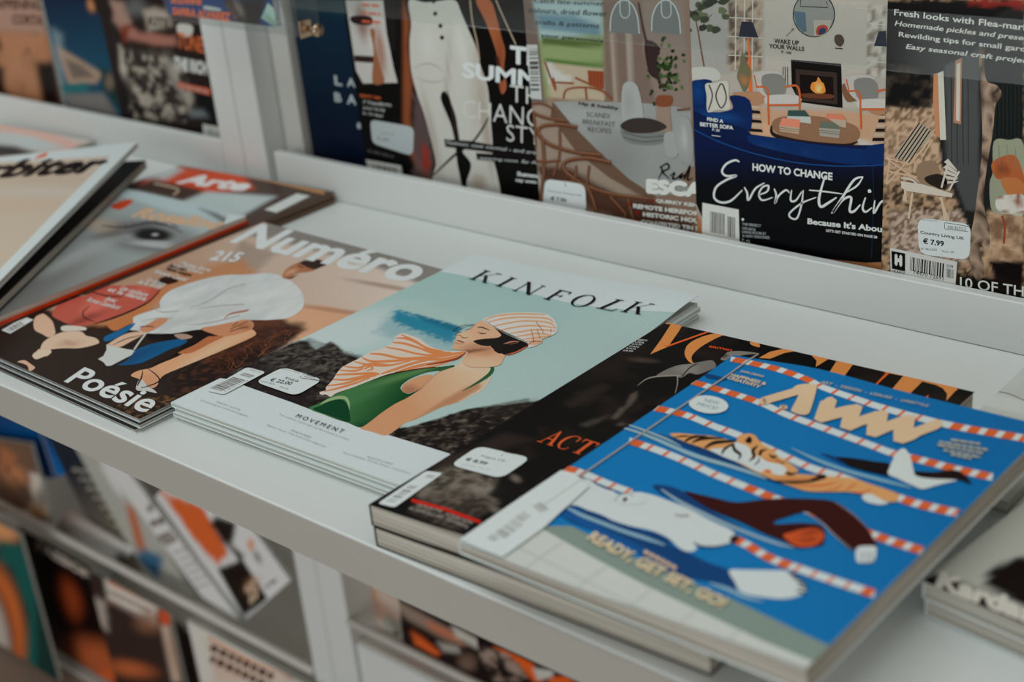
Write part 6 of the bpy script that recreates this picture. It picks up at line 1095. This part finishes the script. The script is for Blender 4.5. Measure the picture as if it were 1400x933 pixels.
s, r = free('autumn_magazine', 'magazine with an orange dress, black foot and white right edge beside the white post', (334, 850), (397, 794), (212, 680), 1.987, 1.987, C_WHITE, G1)
P = blur(s, r, (178, 180, 176), [mP(LX([(60, 100), (250, 170), (360, 380), (310, 420), (200, 300)]), (176, 80, 40), 4, 4, 30), mP(LX([(300, 210), (390, 240), (370, 330), (430, 380), (410, 410), (340, 330), (280, 240)]), (30, 24, 24), 4, 3, 30), mP(LX([(310, 440), (420, 400), (530, 570), (425, 650)]), (28, 22, 20), 2.5), mE(345, 800, 8, 12, 40, (150, 110, 80), .8, .6), mE(343, 745, 4, 7, 0, (210, 110, 70), .8), mE(352, 762, 4, 9, -30, (110, 106, 104), .8)])
P.text('25', *LX([(450, 600), (495, 560), (425, 520)]), (150, 130, 112), .06); P.greek(LX([(520, 520)])[0], LX([(565, 488)])[0], 5, (110, 108, 104)); P.build('front_cover', r)
# below the rail: fronts
def row2(name, label, x0p, x1p, ztop, y, cmat, bgc, mods, n=40, h=.5):
    xa = pt(*x0p, 1, y)[0]; xb = pt(*x1p, 1, y)[0]; s = Surf((xa, y, ztop - h), (xb - xa, 0, 0), (0, 0, h), k=KV * .8); r = magazine(name, label, s, .012, G2, cmat, PG); return blur(s, r, bgc, mods, n), r
m = MB(); m.box(XL, YL - .06, -2.0, -2.675, YL - .008, -1.99); struct('trim_12', m, WHITE2)
P, r = row2('crime_magazine', 'black magazine with a white title strip below the lower rail', (35, 760), (165, 850), -1.475, 1.905, C_BLACK, (22, 17, 16), [mE(95, 820, 14, 26, -20, (130, 56, 30), .8, .8), mE(130, 900, 40, 22, 20, (170, 86, 50), .8, .7), mE(150, 925, 20, 10, 0, (206, 76, 34), .8, .8)])
up(P, 'PASSION', (125, 478), (318, 592), 12, (150, 140, 132), .05, LW); P.build('front_cover', r)
P, r = row2('drama_magazine', 'dark magazine with a white and orange headline block below the lower rail', (122, 790), (245, 900), -1.478, 1.892, C_BLACK, (44, 34, 32), [mP(LW([(270, 610), (360, 660), (370, 760), (280, 700)]), (140, 130, 122), 5, 3, 30), mP(LW([(350, 545), (545, 650), (530, 740), (370, 650)]), (178, 168, 160), 4), mE(205, 850, 18, 14, 0, (120, 84, 64), .8, .8), mE(178, 915, 30, 10, 10, (180, 90, 50), .8, .7), mP(LW([(545, 680), (590, 700), (580, 740), (550, 730)]), (170, 66, 36), 4), mP(LW([(550, 740), (580, 740), (620, 933), (590, 933)]), (160, 140, 126), 4), mE(240, 890, 10, 26, -10, (120, 96, 84), .8, .5)])
for i in range(3): P.greek(LW([(370, 590 + i * 32)])[0], LW([(520, 662 + i * 32)])[0], 5, (110, 84, 76) if i else (186, 90, 60), (4, 8), 2, i)
P.build('front_cover', r)
P, r = row2('news_weekly', 'white magazine with dark and orange print below the lower rail beside the post', (258, 860), (432, 935), -1.480, 1.905, C_WHITE, (170, 168, 162), [mP(LX([(260, 740), (470, 850), (640, 933), (300, 933)]), (168, 150, 138), 5), mE(400, 905, 12, 20, 0, (48, 32, 28), .8, .9), mE(408, 875, 5, 12, 0, (52, 34, 30), .8, .9), mE(400, 912, 24, 5, 20, (60, 42, 38), .8, .8), mP(LX([(240, 650), (560, 780), (600, 850), (270, 720)]), (168, 176, 174), 4)])
P.stroke(LX([(270, 735), (430, 830), (640, 915)]), 3, (196, 116, 80), smooth=False)
for i in range(2): P.greek(LX([(280, 780 + i * 50)])[0], LX([(560, 915 + i * 50)])[0], 9, (70, 48, 42), (6, 12), 3, i)
P.build('front_cover', r)
# big green and orange magazine close on the left
xa = pt(45, 800, 1, 1.80)[0]; s = Surf((xa - .45, 1.80, -1.97), (.45, 0, 0), (0, 0, .60), k=KV * .8); r = magazine('wildlife_magazine', 'large dark green magazine with orange and grey curves, lower left corner', s, .014, G2, C_BLACK, PG)
P = blur(s, r, (8, 44, 42), [mE(8, 720, 22, 22, 0, (190, 120, 80), .6), mP(LW([(0, 450), (80, 470), (120, 600), (130, 933), (70, 933), (100, 700), (40, 540), (0, 520)]), (10, 70, 66), 4), mE(-10, 860, 42, 90, -8, (182, 88, 40), .25), mE(-14, 870, 34, 80, -8, (92, 46, 34), .3), mE(-16, 876, 28, 70, -8, (150, 142, 134), .3)]); P.build('front_cover', r)
# right of the post
def rrow(name, label, x0p, w, y, h, bgc, mods, cmat, thick=.012):
    xa = pt(*x0p, 1, y)[0]; s = Surf((xa, y, -1.278), (w, 0, 0), (0, .03, h), k=KV * .8); r = magazine(name, label, s, thick, 'magazines behind the lower right rail', cmat, PG); return blur(s, r, bgc, mods, 50), r
P, r = rrow('pale_weekly', 'blurred pale beige magazine right of the white post under the shelf', (475, 810), .34, 2.03, .50, (150, 136, 124), [mP(LY([(320, 200), (400, 240), (420, 270), (330, 230)]), (200, 100, 50), 3), mP(LY([(330, 260), (420, 270), (520, 380), (380, 350)]), (150, 120, 106), 5), mP(LY([(430, 330), (520, 370), (560, 450), (440, 400)]), (120, 118, 110), 5)], C_WHITE); P.build('front_cover', r)
P, r = rrow('sport_magazine', 'black magazine with orange slashes under the right part of the shelf', (545, 840), .46, 2.015, .48, (30, 24, 24), [mP(LY([(430, 250), (520, 290), (720, 400), (780, 470), (700, 450), (540, 360)]), (112, 96, 86), 4), mP(LY([(550, 400), (600, 430), (680, 500), (660, 510), (570, 460)]), (196, 76, 36), 3), mP(LY([(610, 360), (720, 410), (780, 470), (640, 400)]), (150, 86, 60), 3), mP(LY([(660, 450), (750, 470), (760, 500), (690, 490)]), (150, 148, 142), 3), mP(LY([(720, 380), (850, 450), (830, 480), (740, 430)]), (150, 146, 138), 3), mP(LY([(840, 450), (950, 480), (1050, 560), (1000, 618), (850, 540)]), (40, 34, 34), 3), mE(640, 905, 12, 10, 20, (110, 88, 76), .8, .8)], C_BLACK); P.build('front_cover', r)
P, r = rrow('racing_magazine', 'black and orange magazine at the lower edge of the picture under the shelf', (648, 870), .47, 2.0, .46, (28, 22, 22), [mP(LY([(900, 470), (960, 490), (1060, 540), (1110, 618), (1060, 618), (1000, 540)]), (206, 74, 30), 2.5), mP(LY([(1060, 560), (1150, 570), (1140, 600), (1080, 610)]), (150, 150, 146), 3), mP(LY([(1130, 600), (1200, 590), (1260, 640), (1120, 640)]), (200, 72, 30), 3), mR(LY([(820, 470), (960, 500), (1060, 618), (900, 618)]), (30, 24, 24), (120, 104, 94), 60, 3, 0, .4, .6, 3)], C_BLACK); P.build('front_cover', r)
